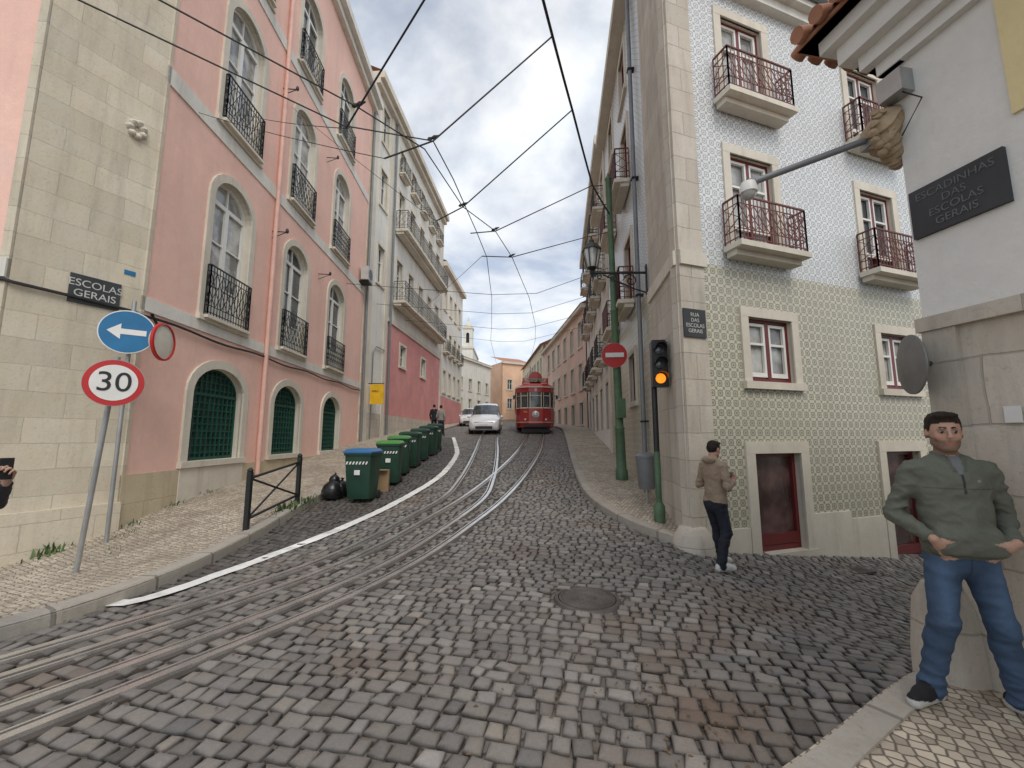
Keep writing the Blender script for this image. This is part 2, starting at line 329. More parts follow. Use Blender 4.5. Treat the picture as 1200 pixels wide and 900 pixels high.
def balcony(b,fr,s0,s1,z,h,proj,mat,slab=None,th=.12,n0=.06,sp=.11,nm='railing',x=True):
    if slab:
        b.box('balcony_slab',M[slab],fr,s0-.04,s1+.04,z-th,z,n0,proj+.05); b.box('balcony_slab',M[slab],fr,s0+.02,s1-.02,z-th*2,z-th-.002,n0,proj*.7)
    m=M[mat]
    def side(p0,p1):
        L_=math.dist(p0,p1); n=max(2,int(L_/sp))
        for zz,r in ((z+.07,.012),(z+h,.02),(z+h-.14,.01),(z+.22,.01)):
            b.tube(nm,m,[fr(p0[0],zz,p0[1]),fr(p1[0],zz,p1[1])],r,4,smooth=False)
        for i in range(n+1):
            t=i/n; q=(p0[0]+(p1[0]-p0[0])*t,p0[1]+(p1[1]-p0[1])*t); b.tube(nm,m,[fr(q[0],z+.0,q[1]),fr(q[0],z+h,q[1])],.009 if 0<i<n else .016,4,smooth=False,caps=False)
        if x:
            k=max(1,int(L_/(sp*2)))
            for i in range(k):
                t0=i/k;t1=(i+1)/k; A=(p0[0]+(p1[0]-p0[0])*t0,p0[1]+(p1[1]-p0[1])*t0);B=(p0[0]+(p1[0]-p0[0])*t1,p0[1]+(p1[1]-p0[1])*t1)
                for za,zb in ((z+.22,z+h*.5),(z+h*.5,z+.22),(z+h*.5,z+h-.14),(z+h-.14,z+h*.5)):
                    b.tube(nm,m,[fr(A[0],za,A[1]),fr((A[0]+B[0])/2,(za+zb)/2,(A[1]+B[1])/2),fr(B[0],zb,B[1])],.008,4,smooth=False,caps=False)
    side((s0,proj),(s1,proj)); side((s0,n0),(s0,proj)); side((s1,n0),(s1,proj))

# =============================================================== LEFT PINK BUILDING
FL=Fr(-6.8,7.4,-.04,1,1); FC=Fr(-6.8,7.4,-.44,-.898,-1); FLL=Fr(-7.5,5.97,-1,-.15,-1)
b=Grp("pink_corner_building",(-7.2,10,0)); ops=[]
for (s0,s1) in ((1.5,3.3),(4.8,6.5),(8.3,10.0)):
    ops.append(window(b,FL,s0,s1,1.15,3.25,.62,.2,.05,frame='greenshut',glass='glass',lattice=True))
for (s0,s1) in ((1.6,3.05),(4.9,6.4),(8.3,9.9)):
    for z in (4.35,9.1,13.95):
        zt=z+(3.45 if z<13 else 3.0)
        ops.append(window(b,FL,s0,s1,z,zt,.6,.19,.05,rows=(.3,.66),fth=.085,glass='glass' if (s0+z)%3<1.6 else 'curtain',kick=.8))
        balcony(b,FL,s0-.04,s1+.04,z,1.15,.13,'iron','trim',.07,.055,.1)
wall(b,'walls',M['pink'],FL,0,12.8,-1.5,19.3,ops)
for z,h,p in ((3.98,.26,.03),(8.6,.36,.03),(13.45,.36,.03)): b.box('string_course',M['white'],FL,.0,12.8,z,z+h,-.02,p)
b.box('plinth',M['plinth'],FL,.0,12.8,-1.2,1.0,-.03,.035)
b.box('plinth_panel',M['trim'],FL,1.32,3.48,-.3,1.01,-.03,.05)
b.box('cornice',M['white'],FL,-.1,12.9,19.0,19.35,-.1,.45); b.box('cornice',M['white'],FL,-.1,12.9,18.7,18.99,-.1,.22)
b.box('stone_corner',M['stone'],FL,-.0,.07,-1.2,18.7,-.03,.03)
b.box('stone_corner',M['stone'],FL,12.45,12.83,-1.2,18.7,-.3,.05)
wall(b,'stone_corner',M['stone'],FC,0,1.58,-1.5,19.3,[])
b.box('stone_corner',M['stone'],FC,-.02,1.56,-1.2,.55,0,.1)
wall(b,'walls',M['pink'],FLL,0,10,-1.5,19.3,[])
b.box('stone_corner',M['stone'],FLL,0,.12,-1.2,18.7,-.03,.03); b.box('stone_corner',M['stone'],FLL,.13,10,-1.2,4.0,-.03,.03); b.box('string_course',M['trim'],FLL,0,10,4.01,4.3,-.03,.06)
b.box('shell',M['pink'],FL,.3,12.75,-1,19.28,-9,-.34); b.add('roof',M['rooft'],[FL(-.1,19.4,.3),FL(12.9,19.4,.3),FL(12.9,22,-5),FL(.5,22,-5),FLL(0,19.4,.3),FLL(10,19.4,.2),FLL(10,22,-4)],[(0,1,2,3),(4,0,3),(4,3,6,5)])
b.tube('drainpipe',M['pinkpipe'],[FL(4.1,z,.09) for z in (0.3,6,12,18.6)],.06,10)
b.tube('drainpipe_grey',M['pipe'],[FL(12.6,z,.13) for z in (0.9,6,12,18.6)],.06,10)
pp=[FL(s,3.86+.03*math.sin(s*2.1),.06) for s in np.arange(0,12.8,.4)]
b.tube('wall_cable',M['wire'],[FLL(3,4.0,.05),FLL(0,3.97,.05),FC(1.56,3.95,.05),FC(.8,3.93,.05),FC(.1,3.9,.05)]+pp,.026,6)
b.tube('wall_cable_loop',M['wire'],[FC(.2,3.85,.06),FC(.05,3.55,.1),FL(.2,3.5,.1),FL(.35,3.75,.08),FL(.2,3.95,.06)],.03,6)
for s,z in ((4.1,7.6),(7.3,7.6),(4.1,12.2),(7.4,12.3)):
    b.tube('wall_bracket',M['iron'],[FL(s,z,0),FL(s,z-.02,.42)],.016,6); b.tube('wall_bracket',M['iron'],[FL(s,z-.2,0),FL(s,z-.02,.42)],.012,6); b.lathe('wall_bracket',M['iron'],FL(s,z,.42),(0,0,1),[(.03,-.05),(.05,0),(.03,.08)],8)
b.box('air_conditioner',M['ac'],FL,11.6,12.35,9.1,9.75,.1,.45); b.lathe('ac_fan',M['black'],FL(11.97,9.43,.452),FL.n+(0,),[(.26,0),(.26,.01)],20); b.box('air_conditioner_bracket',M['iron'],FL,11.7,12.25,9.0,9.08,0,.45)
b.box('blue_tile',M['signblue'],FC,.12,.28,4.55,4.63,0.002,.012)
for k in range(7):
    a=k*.9; b.lathe('carved_ornament',M['trim'],FC(.35+.1*math.cos(a),7.3+.12*math.sin(a),.0),FC.n+(.4*math.sin(a),),[(.07,0),(.06,.05),(.02,.1)],8)
b.finish()
s_=Grp("street_name_sign",FC(.62,4.1,0)); s_.box('plate',M['slate'],FC,.3,.95,3.85,4.33,.001,.03)
xd=Vector((-FC.d[0],-FC.d[1],0)); s_.text('lettering',"ESCOLAS\nGERAIS",.17,FC(.625,4.1,.032),xd,(0,0,1),M['platetext']); s_.finish()

# =============================================================== WHITE BUILDING
FW=Fr(-7.3,20.25,.08,1,1)
b=Grp("white_balcony_building",(-7,27,1)); ops=[]
cs=[4.4,6.6,8.8,11.0,13.2]
for s in cs:
    for z,h in ((9.75,2.6),(14.2,2.6)): ops.append(window(b,FW,s-.5,s+.5,z,z+h,0,.15,.05,rows=(.7,),glass='glass' if s<8 else 'curtain'))
    ops.append(window(b,FW,s-.45,s+.45,18.0,19.6,0,.13,.04,rows=(.6,)))
for z in (9.9,14.3,18): ops.append(window(b,FW,1.1,2.0,z,z+2.1,0,.13,.04))
for s in (5.5,9.9): ops.append(window(b,FW,s-.5,s+.5,6.0,7.3,0,.15,.05,rows=(.5,)))
wall(b,'upper_wall',M['white'],FW,0,15,8.3,21.2,ops); wall(b,'lower_wall',M['pinkd'],FW,2.6,15,-1,8.3,ops); wall(b,'corner_wall',M['white'],FW,0,2.6,-1,8.3,ops)
b.box('pilaster',M['trim'],FW,0,.5,-1,20.8,-.02,.07); b.box('pilaster',M['trim'],FW,2.3,2.75,-1,20.8,-.02,.06); b.box('pilaster',M['trim'],FW,14.6,15,-1,20.8,-.02,.06)
b.box('string_course',M['trim'],FW,2.76,14.59,8.2,8.45,-.02,.08)
b.box('plinth',M['stone2'],FW,.51,14.6,-1,2.9,-.02,.03)
b.box('cornice',M['trim'],FW,-.1,15.1,20.8,21.2,-.2,.5); b.box('cornice',M['trim'],FW,-.1,15.1,20.5,20.79,-.2,.28)
balcony(b,FW,3.5,14.0,14.1,1.15,.75,'iron','trim',.16,.06,.14); balcony(b,FW,3.5,13.8,9.65,1.15,.75,'iron','trim',.16,.06,.14)
for s in cs: balcony(b,FW,s-.6,s+.6,17.95,.9,.35,'iron','trim',.1,.06,.14)
b.box('shell',M['white'],FW,0.02,14.98,-1,21.15,-9,-.3); b.box('attic',M['white'],FW,.5,8,21.2,23.4,-6,-1.2); b.add('roof',M['rooft'],[FW(-.1,21.25,.35),FW(15.1,21.25,.35),FW(15.1,23.6,-4.5),FW(-.1,23.6,-4.5)],[(0,1,2,3)])
b.tube('drainpipe',M['pipe'],[FW(3.0,z,.12) for z in (1,8,20.6)],.07,8)
b.tube('conduit',M['pipe'],[FW(.9,1.2,.08),FW(.9,6.0,.08),FW(1.3,6.4,.08),FW(2.4,6.4,.08)],.03,6)
b.finish()
b=Grp("cream_terrace_building",(-6,38,2)); ops=[]
for s in (16.3,18.3,20.3,22.3):
    for z in (5.6,9.2,13.0): ops.append(window(b,FW,s-.45,s+.45,z,z+1.9,0,.14,.05))
    balcony(b,FW,s-.6,s+.6,9.15,1,.4,'iron','trim',.1,.06,.14)
wall(b,'upper_wall',M['white'],FW,15.02,24,5.2,17,ops); wall(b,'lower_wall',M['pinkd'],FW,15.02,24,0,5.2,[])
b.box('cornice',M['trim'],FW,15.02,24.1,16.7,17.1,-.2,.4); b.box('shell',M['white'],FW,15.03,23.98,0,17,-9,-.3); b.add('roof',M['rooft'],[FW(15.02,17.15,.35),FW(24.1,17.15,.35),FW(24.1,19.4,-4.5),FW(15.02,19.4,-4.5)],[(0,1,2,3)])
b.finish()

# =============================================================== RIGHT TILED BUILDING
F2=Fr(2.8,6.75,1,.344,1); F1=Fr(2.8,6.75,.113,1,-1)
b=Grp("tiled_corner_building",(5,9,0)); ops=[]
for (s0,s1) in ((1.3,2.35),(4.85,5.9)):
    for z in (5.05,7.95):
        ops.append(window(b,F2,s0,s1,z,z+1.85,0,.17,.03,frame='redframe',rows=(),fth=.05,glass='curtain' if s0<2 else 'glass',sill=False,depth=.14))
        for (a0,a1) in ((s0+.06,(s0+s1)/2-.03),((s0+s1)/2+.03,s1-.06)):
            for u0,u1,v0,v1 in ((a0,a0+.05,z+.5,z+1.79),(a1-.05,a1,z+.5,z+1.79),(a0+.05,a1-.05,z+1.74,z+1.79),(a0+.05,a1-.05,z+1.25,z+1.29),(a0,a1,z+.42,z+.5)):
                b.box('sash',M['wframe'],F2,u0,u1,v0,v1,-.13,-.08)
        balcony(b,F2,s0-.27,s1+.27,z-.06,.82,.36,'redrail','trim',.1,.04,.085)
for (s0,s1) in ((1.45,2.5),(5.0,5.95)):
    ops.append(window(b,F2,s0,s1,2.62,3.78,0,.17,.035,frame='redframe',rows=(),fth=.06,depth=.13,glass='curtain'))
    for (a0,a1) in ((s0+.07,(s0+s1)/2-.04),((s0+s1)/2+.04,s1-.07)):
        for u0,u1,v0,v1 in ((a0,a0+.05,2.72,3.7),(a1-.05,a1,2.72,3.7),(a0+.05,a1-.05,3.65,3.7),(a0+.05,a1-.05,3.3,3.34),(a0+.05,a1-.05,2.72,2.8)): b.box('sash',M['wframe'],F2,u0,u1,v0,v1,-.12,-.07)
for (s0,s1,zb) in ((1.38,2.45,-.26),(4.75,5.8,-.72)):
    ops.append(window(b,F2,s0,s1,zb,1.38,0,.2,.04,frame='redframe',rows=(.12,),cols=0,fth=.07,depth=.16,glass='glassred',sill=False))
    b.box('door_kick',M['redframe'],F2,s0+.07,s1-.07,zb+.1,zb+.28,-.14,-.09); b.box('door_step',M['trim'],F2,s0-.2,s1+.2,zb-.3,zb-.002,-.02,.06)
wall(b,'tiles_upper',M['tileU'],F2,.5,8.6,4.65,10.3,ops); wall(b,'tiles_lower',M['tileL'],F2,.5,8.6,-2,4.65,ops)
b.box('stone_corner',M['stone2'],F2,-.0,.52,-1.5,10.35,-.2,.035)
b.box('plinth',M['trim'],F2,.53,1.17,-1.5,.18,-.02,.03); b.box('plinth',M['trim'],F2,2.66,3.6,-1.8,.32,-.02,.03); b.box('plinth',M['trim'],F2,3.6,4.54,-1.8,.18,-.02,.031); b.box('plinth',M['trim'],F2,6.01,8.6,-2,.0,-.02,.03)
b.box('cornice',M['white'],F2,.55,8.7,10.3,10.5,-.1,.16); b.box('cornice',M['white'],F2,.55,8.7,10.5,10.66,-.1,.3); b.tube('gutter',M['pipe'],[F2(.6,10.68,.36),F2(8.7,10.68,.36)],.06,8)
b.box('back_wall',M['grey'],F2,1.6,8.55,-2,10.28,-1.5,-.35); b.box('shell',M['grey'],F2,4.6,8.5,-2,10.2,-9,-1.51); b.add('roof',M['rooft'],[F2(.9,10.7,.3),F2(8.8,10.7,.3),F2(8.8,11.9,-3.5),F2(2.6,11.9,-3.5)],[(0,1,2,3)])
ops1=[]
for s in (4.6,7.4):
    for z in (5.3,8.7,11.6):
        ops1.append(window(b,F1,s-.5,s+.5,z,z+1.9 if z<11 else z+1.5,0,.16,.04,frame='redframe',rows=(.6,),depth=.14))
        if z<11: balcony(b,F1,s-.75,s+.75,z-.05,.9,.4,'redrail','trim',.1,.04,.1)
    ops1.append(window(b,F1,s-.45,s+.45,2.6,3.9,0,.15,.04,frame='redframe',rows=(.5,),depth=.14))
wall(b,'street_wall_upper',M['tileU'],F1,2.0,9.4,4.9,13.8,ops1); wall(b,'street_wall_lower',M['tileL'],F1,2.0,9.4,-1,4.9,ops1)
b.box('stone_corner_street',M['stone2'],F1,.02,2.05,-1.5,13.8,-.03,.03)
b.box('cornice_street',M['trim'],F1,.1,9.4,13.6,13.95,-.2,.35); b.box('back_wall_street',M['grey'],F1,1.3,9.35,-1,13.7,-1.2,-.3); b.box('corner_top',M['stone2'],F1,.3,1.29,10.4,13.75,-.9,-.04)
b.tube('drainpipe',M['pipe'],[F1(2.9,z,.1) for z in (.3,5,13.6)],.055,10)
for z in (2,5,8,11): b.box('pipe_clamp',M['iron'],F1,2.82,2.98,z,z+.04,0,.17)
b.lathe('corner_foot',M['stone2'],(2.86,6.86,-.25),(0,0,1),[(.34,-.3),(.34,.1),(.3,.35),(.2,.5),(.02,.54)],14)
b.box('corner_moulding',M['trim'],F2,-.0,.56,4.55,4.8,.036,.075); b.box('corner_moulding',M['trim'],F1,-.0,2.1,4.55,4.8,.031,.075)
b.finish()
s_=Grp("street_name_sign",F2(.25,3.6,0)); s_.box('plate',M['slate'],F2,.01,.47,3.3,3.78,.036,.06); s_.text('lettering',"RUA\nDAS\nESCOLAS\nGERAIS",.092,F2(.24,3.54,.063),Vector((*F2.d,0)),(0,0,1),M['platetext']); s_.finish()
b=Grp("pale_terrace_building",(4.5,22,1)); ops1=[]
for s in (10.6,13.0,15.4,17.8,20.2):
    for z in (4.9,8.3,11.4):
        ops1.append(window(b,F1,s-.5,s+.5,z,z+1.9,0,.16,.04,rows=(.6,),depth=.14)); balcony(b,F1,s-.7,s+.7,z-.05,.95,.45,'iron' ,'trim',.1,.04,.14)
    ops1.append(window(b,F1,s-.5,s+.5,2.0,3.9,0,.16,.04,frame='redframe',rows=(.6,),depth=.14,sill=False))
wall(b,'walls',M['grey'],F1,9.42,22.6,-1,14.2,ops1); b.box('cornice',M['trim'],F1,9.42,22.7,13.9,14.3,-.2,.4); b.box('shell',M['grey'],F1,9.43,22.55,-1,14.1,-7,-.3)
b.box('pilaster',M['trim'],F1,9.42,9.8,-1,13.9,-.1,.05); b.box('pilaster',M['trim'],F1,15.9,16.3,-1,13.9,-.1,.05); b.finish()
F3=Fr(5.3,29.4,-3.5,37,-1)
b=Grp("salmon_terrace_building",(3.5,47,3)); ops1=[]
for s in np.arange(1.5,17,2.6):
    for z in (5.2,8.4): ops1.append(window(b,F3,s-.5,s+.5,z,z+1.9,0,.15,.05,rows=(.6,)))
    ops1.append(window(b,F3,s-.5,s+.5,2.6,4.2,0,.15,.05,rows=(.6,),frame='greenshut'))
wall(b,'walls',M['salmon'],F3,0,18,0,11.2,ops1); b.box('cornice',M['trim'],F3,-.1,18,11.0,11.3,-.2,.35); b.box('shell',M['salmon'],F3,.02,17.95,0,11.1,-8,-.3); b.add('roof',M['rooft'],[F3(-.2,11.3,.4),F3(18,11.3,.4),F3(18,14,-5),F3(-.2,14,-5)],[(0,1,2,3)])
b.finish()
b=Grp("cream_row_building",(2,58,4)); ops1=[]
for s in np.arange(19.5,37,2.4):
    for z in (6.2,9.3): ops1.append(window(b,F3,s-.45,s+.45,z,z+1.7,0,.15,.05,rows=(.6,)))
wall(b,'walls',M['cream'],F3,18.05,38,0,12.4,ops1); b.box('shell',M['cream'],F3,18.1,37.9,0,12.3,-8,-.3); b.add('roof',M['rooft'],[F3(18.05,12.4,.4),F3(38,12.4,.4),F3(38,15,-5),F3(18.05,15,-5)],[(0,1,2,3)]); b.finish()
def farb(name,fr,s1,zt,mat,n=4,rows_=(6,9,12),rr=2.6):
    b=Grp(name,fr(s1/2,3,0)); ops=[]
    for i in range(n):
        s=s1*(i+.5)/n
        for z in rows_:
            if z+1.8<zt-.4: ops.append(window(b,fr,s-.45,s+.45,z,z+1.7,0,.16,.05,rows=(.6,)))
    wall(b,'walls',M[mat],fr,0,s1,0,zt,ops); b.box('cornice',M['trim'],fr,-.1,s1+.1,zt-.3,zt,-.2,.3); b.box('shell',M[mat],fr,.02,s1-.02,0,zt-.05,-9,-.3)
    b.add('roof',M['rooft'],[fr(-.2,zt+.02,.35),fr(s1+.2,zt+.02,.35),fr(s1+.2,zt+rr,-4.5),fr(-.2,zt+rr,-4.5)],[(0,1,2,3)]); b.finish()
farb("white_distant_building",Fr(-7.6,56,4.2,10,1),10.8,12.9,'white',4,(5.4,8.3),1.6)
farb("orange_distant_building",Fr(-1.6,69,5,2.8,1),5.6,14.3,'orange',2,(6.4,9.6),1.6)
farb("beige_distant_building",Fr(-9.5,50,1.2,6,1),6,12,'cream',3,(5,8),1.6)
farb("grey_distant_building",Fr(-1.7,74,-9,1,-1),11,13.6,'white',4,(6,9),1.2)
b=Grp("church_towers",(-13,92,5)); FX=Fr(-16.6,90,1,0,1)
b.box('nave',M['white'],FX,0,8,3,21,-14,0); b.box('cornice',M['trim'],FX,-.2,8.2,21,21.5,-14,.2)
b.add('pediment',M['white'],[FX(2.2,21.5,.0),FX(5.8,21.5,0),FX(4,24,0),FX(2.2,21.5,-1),FX(5.8,21.5,-1),FX(4,24,-1)],[(0,1,2),(3,5,4),(0,2,5,3),(1,4,5,2)])
for s in (.1,5.8):
    wall(b,'tower',M['white'],FX,s,s+2.1,21.5,25.5,[(s+.7,s+1.4,22.3,24.6,.35)]); b.box('tower_core',M['black'],FX,s+.1,s+2.0,21.5,25.4,-1.9,-.5)
    b.box('tower_side',M['white'],FX,s,s+.12,21.5,25.5,-2.1,-.01); b.box('tower_side',M['white'],FX,s+1.98,s+2.1,21.5,25.5,-2.1,-.01)
    b.box('tower_cornice',M['trim'],FX,s-.15,s+2.25,25.5,25.8,-2.25,.15); c=FX(s+1.05,25.8,-1.05); b.lathe('dome',M['trim'],c,(0,0,1),[(1.1,0),(.95,.6),(.5,1.2),(.15,1.6),(.12,2.2),(.02,2.8)],8)
b.finish()

# =============================================================== NEAR RIGHT BUILDING
FN=Fr(2.98,2.95,.18,-1,1)
FN2=Fr(2.98,2.95,1,.2,-1)
b=Grp("white_corner_building",(4,1,0))
wall(b,'upper_wall',M['grey'],FN,0,9,2.45,4.75,[]); wall(b,'base_wall',M['stone2'],FN,0,9,-1,2.45,[])
b.box('stone_corner',M['stone2'],FN,.0,.2,-1,2.4,-.1,.03); b.box('stone_base',M['stone2'],FN,.21,9,-1,.95,-.1,.02)
b.box('base_moulding',M['stone2'],FN,-.02,9,2.4,2.5,-.1,.05)
wall(b,'upper_wall',M['grey'],FN2,0,9,2.45,4.75,[]); wall(b,'base_wall',M['stone2'],FN2,0,9,-2,2.45,[])
b.box('yellow_panel',M['yellow'],FN,.62,9,3.62,4.5,-.05,.02)
for z0,z1,p in ((4.5,4.60,.06),(4.60,4.72,.13),(4.72,4.88,.22),(4.88,5.0,.3)):
    b.box('cornice',M['grey'],FN,-p,9,z0,z1,-.1,p); b.box('cornice',M['grey'],FN2,-.05,9,z0,z1,-.1,p)
for fr,a0,a1 in ((FN,-.4,9),(FN2,-.4,7)):
    n=int((a1-a0)/.18)
    b.box('eave_board',M['rooft'],fr,a0,a1,5.0,5.03,-.6,.42)
    for i in range(n):
        s=a0+.09+i*.18
        b.tube('roof_tiles',M['rooft'],[fr(s,5.06,.5),fr(s,5.45,-.8)],.065,10)
b.add('roof',M['rooft'],[FN(-.4,5.1,.4),FN(9,5.1,.4),FN(9,7,-5),FN2(6,7,-2)],[(0,1,2,3)])
b.box('junction_box',M['steel'],FN,-.03,.14,4.22,4.4,.0,.12)
b.box('notice',M['signwhite'],FN,.38,.46,1.74,1.84,.021,.024)
b.tube('cables',M['wire'],[FN(.05,4.3,.1),FN(.2,4.1,.04),FN(.06,3.9,.06)],.006,5)
b.lathe('corner_guard_stone',M['stone2'],(2.9,2.98,-.05),(0,0,1),[(.2,-.2),(.19,.3),(.16,.6),(.1,.72),(.01,.74)],12)
b.finish()
s_=Grp("stone_plaque",FN(.25,3.3,0)); s_.box('plate',M['slate'],FN,.03,.56,3.09,3.45,.001,.03); s_.text('lettering',"ESCADINHAS\nDAS\nESCOLAS\nGERAIS",.075,FN(.295,3.27,.032),Vector((*FN.d,0)),(0,0,1),M['dimtext']); s_.finish()
s_=Grp("wall_security_camera",(2.9,3.0,3.9))
A=Vector((2.93,3.0,3.95))
for i,(dx,dz,r) in enumerate(((.02,.15,.12),(-.03,.08,.125),(-.02,-.02,.105),(.03,-.11,.08),(.05,-.19,.05))):
    s_.lathe('carved_corbel',M['corbel'],A+Vector((dx,0,dz)),(-.6,-.3,.4),[(.02,-r),(r*.7,-r*.7),(r,-.1*r),(r*.85,.3*r),(r*.95,.5*r),(r*.5,r*.8),(.02,r)],12)
for k in range(16):
    a=k*2.4; rr_=.05+.006*k; p=A+Vector((-.09+.05*math.cos(a),-.05,.03+rr_*1.2*math.sin(a))); s_.lathe('carved_leaf',M['corbel'],p,(-.4+.4*math.cos(a),-.6,.6*math.sin(a)),[(.008,-.05),(.03,-.02),(.02,.02),(.032,.04),(.006,.06)],8)
E_=Vector((2.05,3.3,3.80)); s_.tube('arm',M['pipe'],[A+Vector((-.02,0,.06)),E_],.026,10); s_.box('arm_bracket',M['steel'],Fr(2.8,3.05,1,0,1),0,.14,3.92,4.05,-.05,.05)
s_.tube('arm_drop',M['pipe'],[E_+Vector((.03,0,0)),E_+Vector((-.05,0,0)),E_+Vector((-.05,0,-.03))],.03,8)
s_.lathe('camera_head',M['signwhite'],E_+Vector((-.05,0,-.03)),(0,0,-1),[(.02,-.03),(.055,-.02),(.068,.02),(.068,.07)],16); s_.lathe('camera_dome',M['curtain'],E_+Vector((-.05,0,-.1)),(0,0,-1),[(.058,0),(.052,.03),(.03,.055),(.005,.062)],16); s_.finish()
s_=Grp("round_wall_sign",FN(.02,2.2,.1)); c=Vector(FN(-.03,2.17,.1)); ax=Vector((-1,.42,0)); s_.lathe('disc',M['darkdisc'],c,ax,[(.03,-.03),(.18,-.02),(.215,0),(.215,.012),(.19,.016),(.06,.03),(.02,.032)],28); s_.tube('mount',M['iron'],[c,FN(.05,2.17,0)],.02,6); s_.finish()

# =============================================================== GROUND, ROAD
xs=np.unique(np.concatenate([np.arange(-14,14.01,.3),np.linspace(-160,-14,12),np.linspace(14,160,12)])); ys=np.unique(np.concatenate([np.arange(-4,34,.3),np.linspace(34,150,60),np.linspace(-80,-4,6),np.linspace(150,600,6)]))
X,Y=np.meshgrid(xs,ys); Z=g(X,Y)-.03
V=np.stack([X,Y,Z],-1).reshape(-1,3); nx=len(xs); idx=np.arange(len(V)).reshape(len(ys),nx)
Fq=np.stack([idx[:-1,:-1],idx[:-1,1:],idx[1:,1:],idx[1:,:-1]],-1).reshape(-1,4)
me=bpy.data.meshes.new("ground"); me.from_pydata(V.tolist(),[],Fq.tolist()); me.materials.append(M['ground']); me.polygons.foreach_set("use_smooth",[True]*len(me.polygons)); o=bpy.data.objects.new("ground",me); COL.objects.link(o)
def resample(pts,step=.25,smooth=True):
    P=np.array(pts,float); out=[]
    if smooth:
        Q=np.vstack([2*P[0]-P[1],P,2*P[-1]-P[-2]])
        for i in range(1,len(Q)-2):
            n=max(2,int(np.linalg.norm(Q[i+1]-Q[i])/.1))
            for t in np.linspace(0,1,n,endpoint=False):
                a,b_,c,d=Q[i-1],Q[i],Q[i+1],Q[i+2]
                out.append(.5*((2*b_)+(-a+c)*t+(2*a-5*b_+4*c-d)*t*t+(-a+3*b_-3*c+d)*t**3))
        out.append(P[-1]); P=np.array(out)
    d=np.r_[0,np.cumsum(np.linalg.norm(np.diff(P,axis=0),axis=1))]; n=max(2,int(d[-1]/step)+1); t=np.linspace(0,d[-1],n)
    return np.stack([np.interp(t,d,P[:,0]),np.interp(t,d,P[:,1])],-1)
def offs(P,d):
    T=np.gradient(P,axis=0); T/=np.linalg.norm(T,axis=1)[:,None]; return P+np.stack([-T[:,1],T[:,0]],-1)*d
KL=[(-15,.4),(-9,1.5),(-6,2.5),(-4.7,3.35),(-4.05,4.1),(-3.95,5.2),(-4.1,7),(-4.25,10.4),(-4.15,17),(-4.35,25),(-4.6,33),(-4.9,42)]
KR=[(3.3,42),(3.3,34),(3.25,27.5),(2.7,21),(2.06,14.8),(1.72,11),(1.68,9.3),(1.9,8.0),(2.2,7.3),(2.62,6.85)]
KN=[(-1.6,.55),(.3,1.63),(1.53,2.33),(2.5,2.92),(3.0,3.2),(3.7,3.5),(9,4.6)]
kl=resample(KL);kr=resample(KR);kn=resample(KN,.25,False)
def strip(name,mat,A,B,dz,n=8):
    m=max(len(A),len(B))
    def rs(P,k):
        d=np.r_[0,np.cumsum(np.linalg.norm(np.diff(P,axis=0),axis=1))]; t=np.linspace(0,d[-1],k); return np.stack([np.interp(t,d,P[:,0]),np.interp(t,d,P[:,1])],-1)
    A=rs(A,m);B=rs(B,m); vs=[]
    for j in range(n+1):
        Q=A+(B-A)*j/n; vs.append(np.c_[Q,g(Q[:,0],Q[:,1])+dz])
    V=np.concatenate(vs); f=[(j*m+i,j*m+i+1,(j+1)*m+i+1,(j+1)*m+i) for j in range(n) for i in range(m-1)]
    me=bpy.data.meshes.new(name); me.from_pydata(V.tolist(),[],f); me.materials.append(mat); me.polygons.foreach_set("use_smooth",[True]*len(f)); o=bpy.data.objects.new(name,me); COL.objects.link(o); return o
i1=np.argmin(np.linalg.norm(kl-np.array((-4.05,4.1)),axis=1)); i2=np.argmin(np.abs(kl[:,1]-20.3))
strip("pavement",M['calc'],kl[:i1+1],np.array([(-15,4.9),(-7.7,5.95),(-7.45,6.05)]),.11)
strip("pavement",M['calc'],kl[i1:i2+1],np.array([(-7.45,6.05),(-6.85,7.35),(-7.35,20.3)]) ,.112,10)
strip("pavement",M['calc'],kl[i2:],np.array([(-7.35,20.3),(-5.4,42)]),.11)
strip("pavement",M['calc'],kr,np.array([(5.4,42),(5.35,29.2),(3.3,11),(3.05,8.5),(2.86,6.9)]),.11)
strip("pavement",M['calc'],kn,np.array([(-.6,-3.5),(4.1,-3.5),(3.1,2.3),(3.0,2.9),(3.1,3.0),(9,4.3)]),.11,12)
kg=Grp("kerb",(0,8,0))
def kerb(P,side,w=.2,top=.125):
    A=P;B=offs(P,side*w); d=np.r_[0,np.cumsum(np.linalg.norm(np.diff(P,axis=0),axis=1))]
    for i in range(len(A)-1):
        vs=[];uv=[]
        for k in (i,i+1):
            z=gz(*A[k])+.006*mnoise.noise(Vector((d[k]*1.3,side,0))); C_=A[k]+(B[k]-A[k])*.12
            vs+= [(*A[k],z-.1),(*A[k],z+top-.03),(*C_,z+top),(*B[k],z+top),(*B[k],z-.05)]; uv+=[(d[k],.1),(d[k],.2),(d[k],.3),(d[k],.5),(d[k],.6)]
        kg.add('kerb_stones',M['kerb'],vs,[(j,j+1,j+6,j+5) for j in range(4)],uv)
kerb(kl,1); kerb(kr,1); kerb(kn,-1,.17); kg.finish()
RR=resample([(-7.5,-2.6),(-4.7,.1),(-3.6,1.25),(-2.81,2.52),(-1.99,3.99),(-1.5,5.1),(-.85,7.2),(-.19,9.4),(.42,12.4),(1.12,17.1),(1.62,22),(1.86,25),(2.15,32),(2.2,48)],.2)
A2=offs(RR,.95)
cut=np.argmin(np.abs(RR[:,1]-8.0)); off=offs(RR,.37)
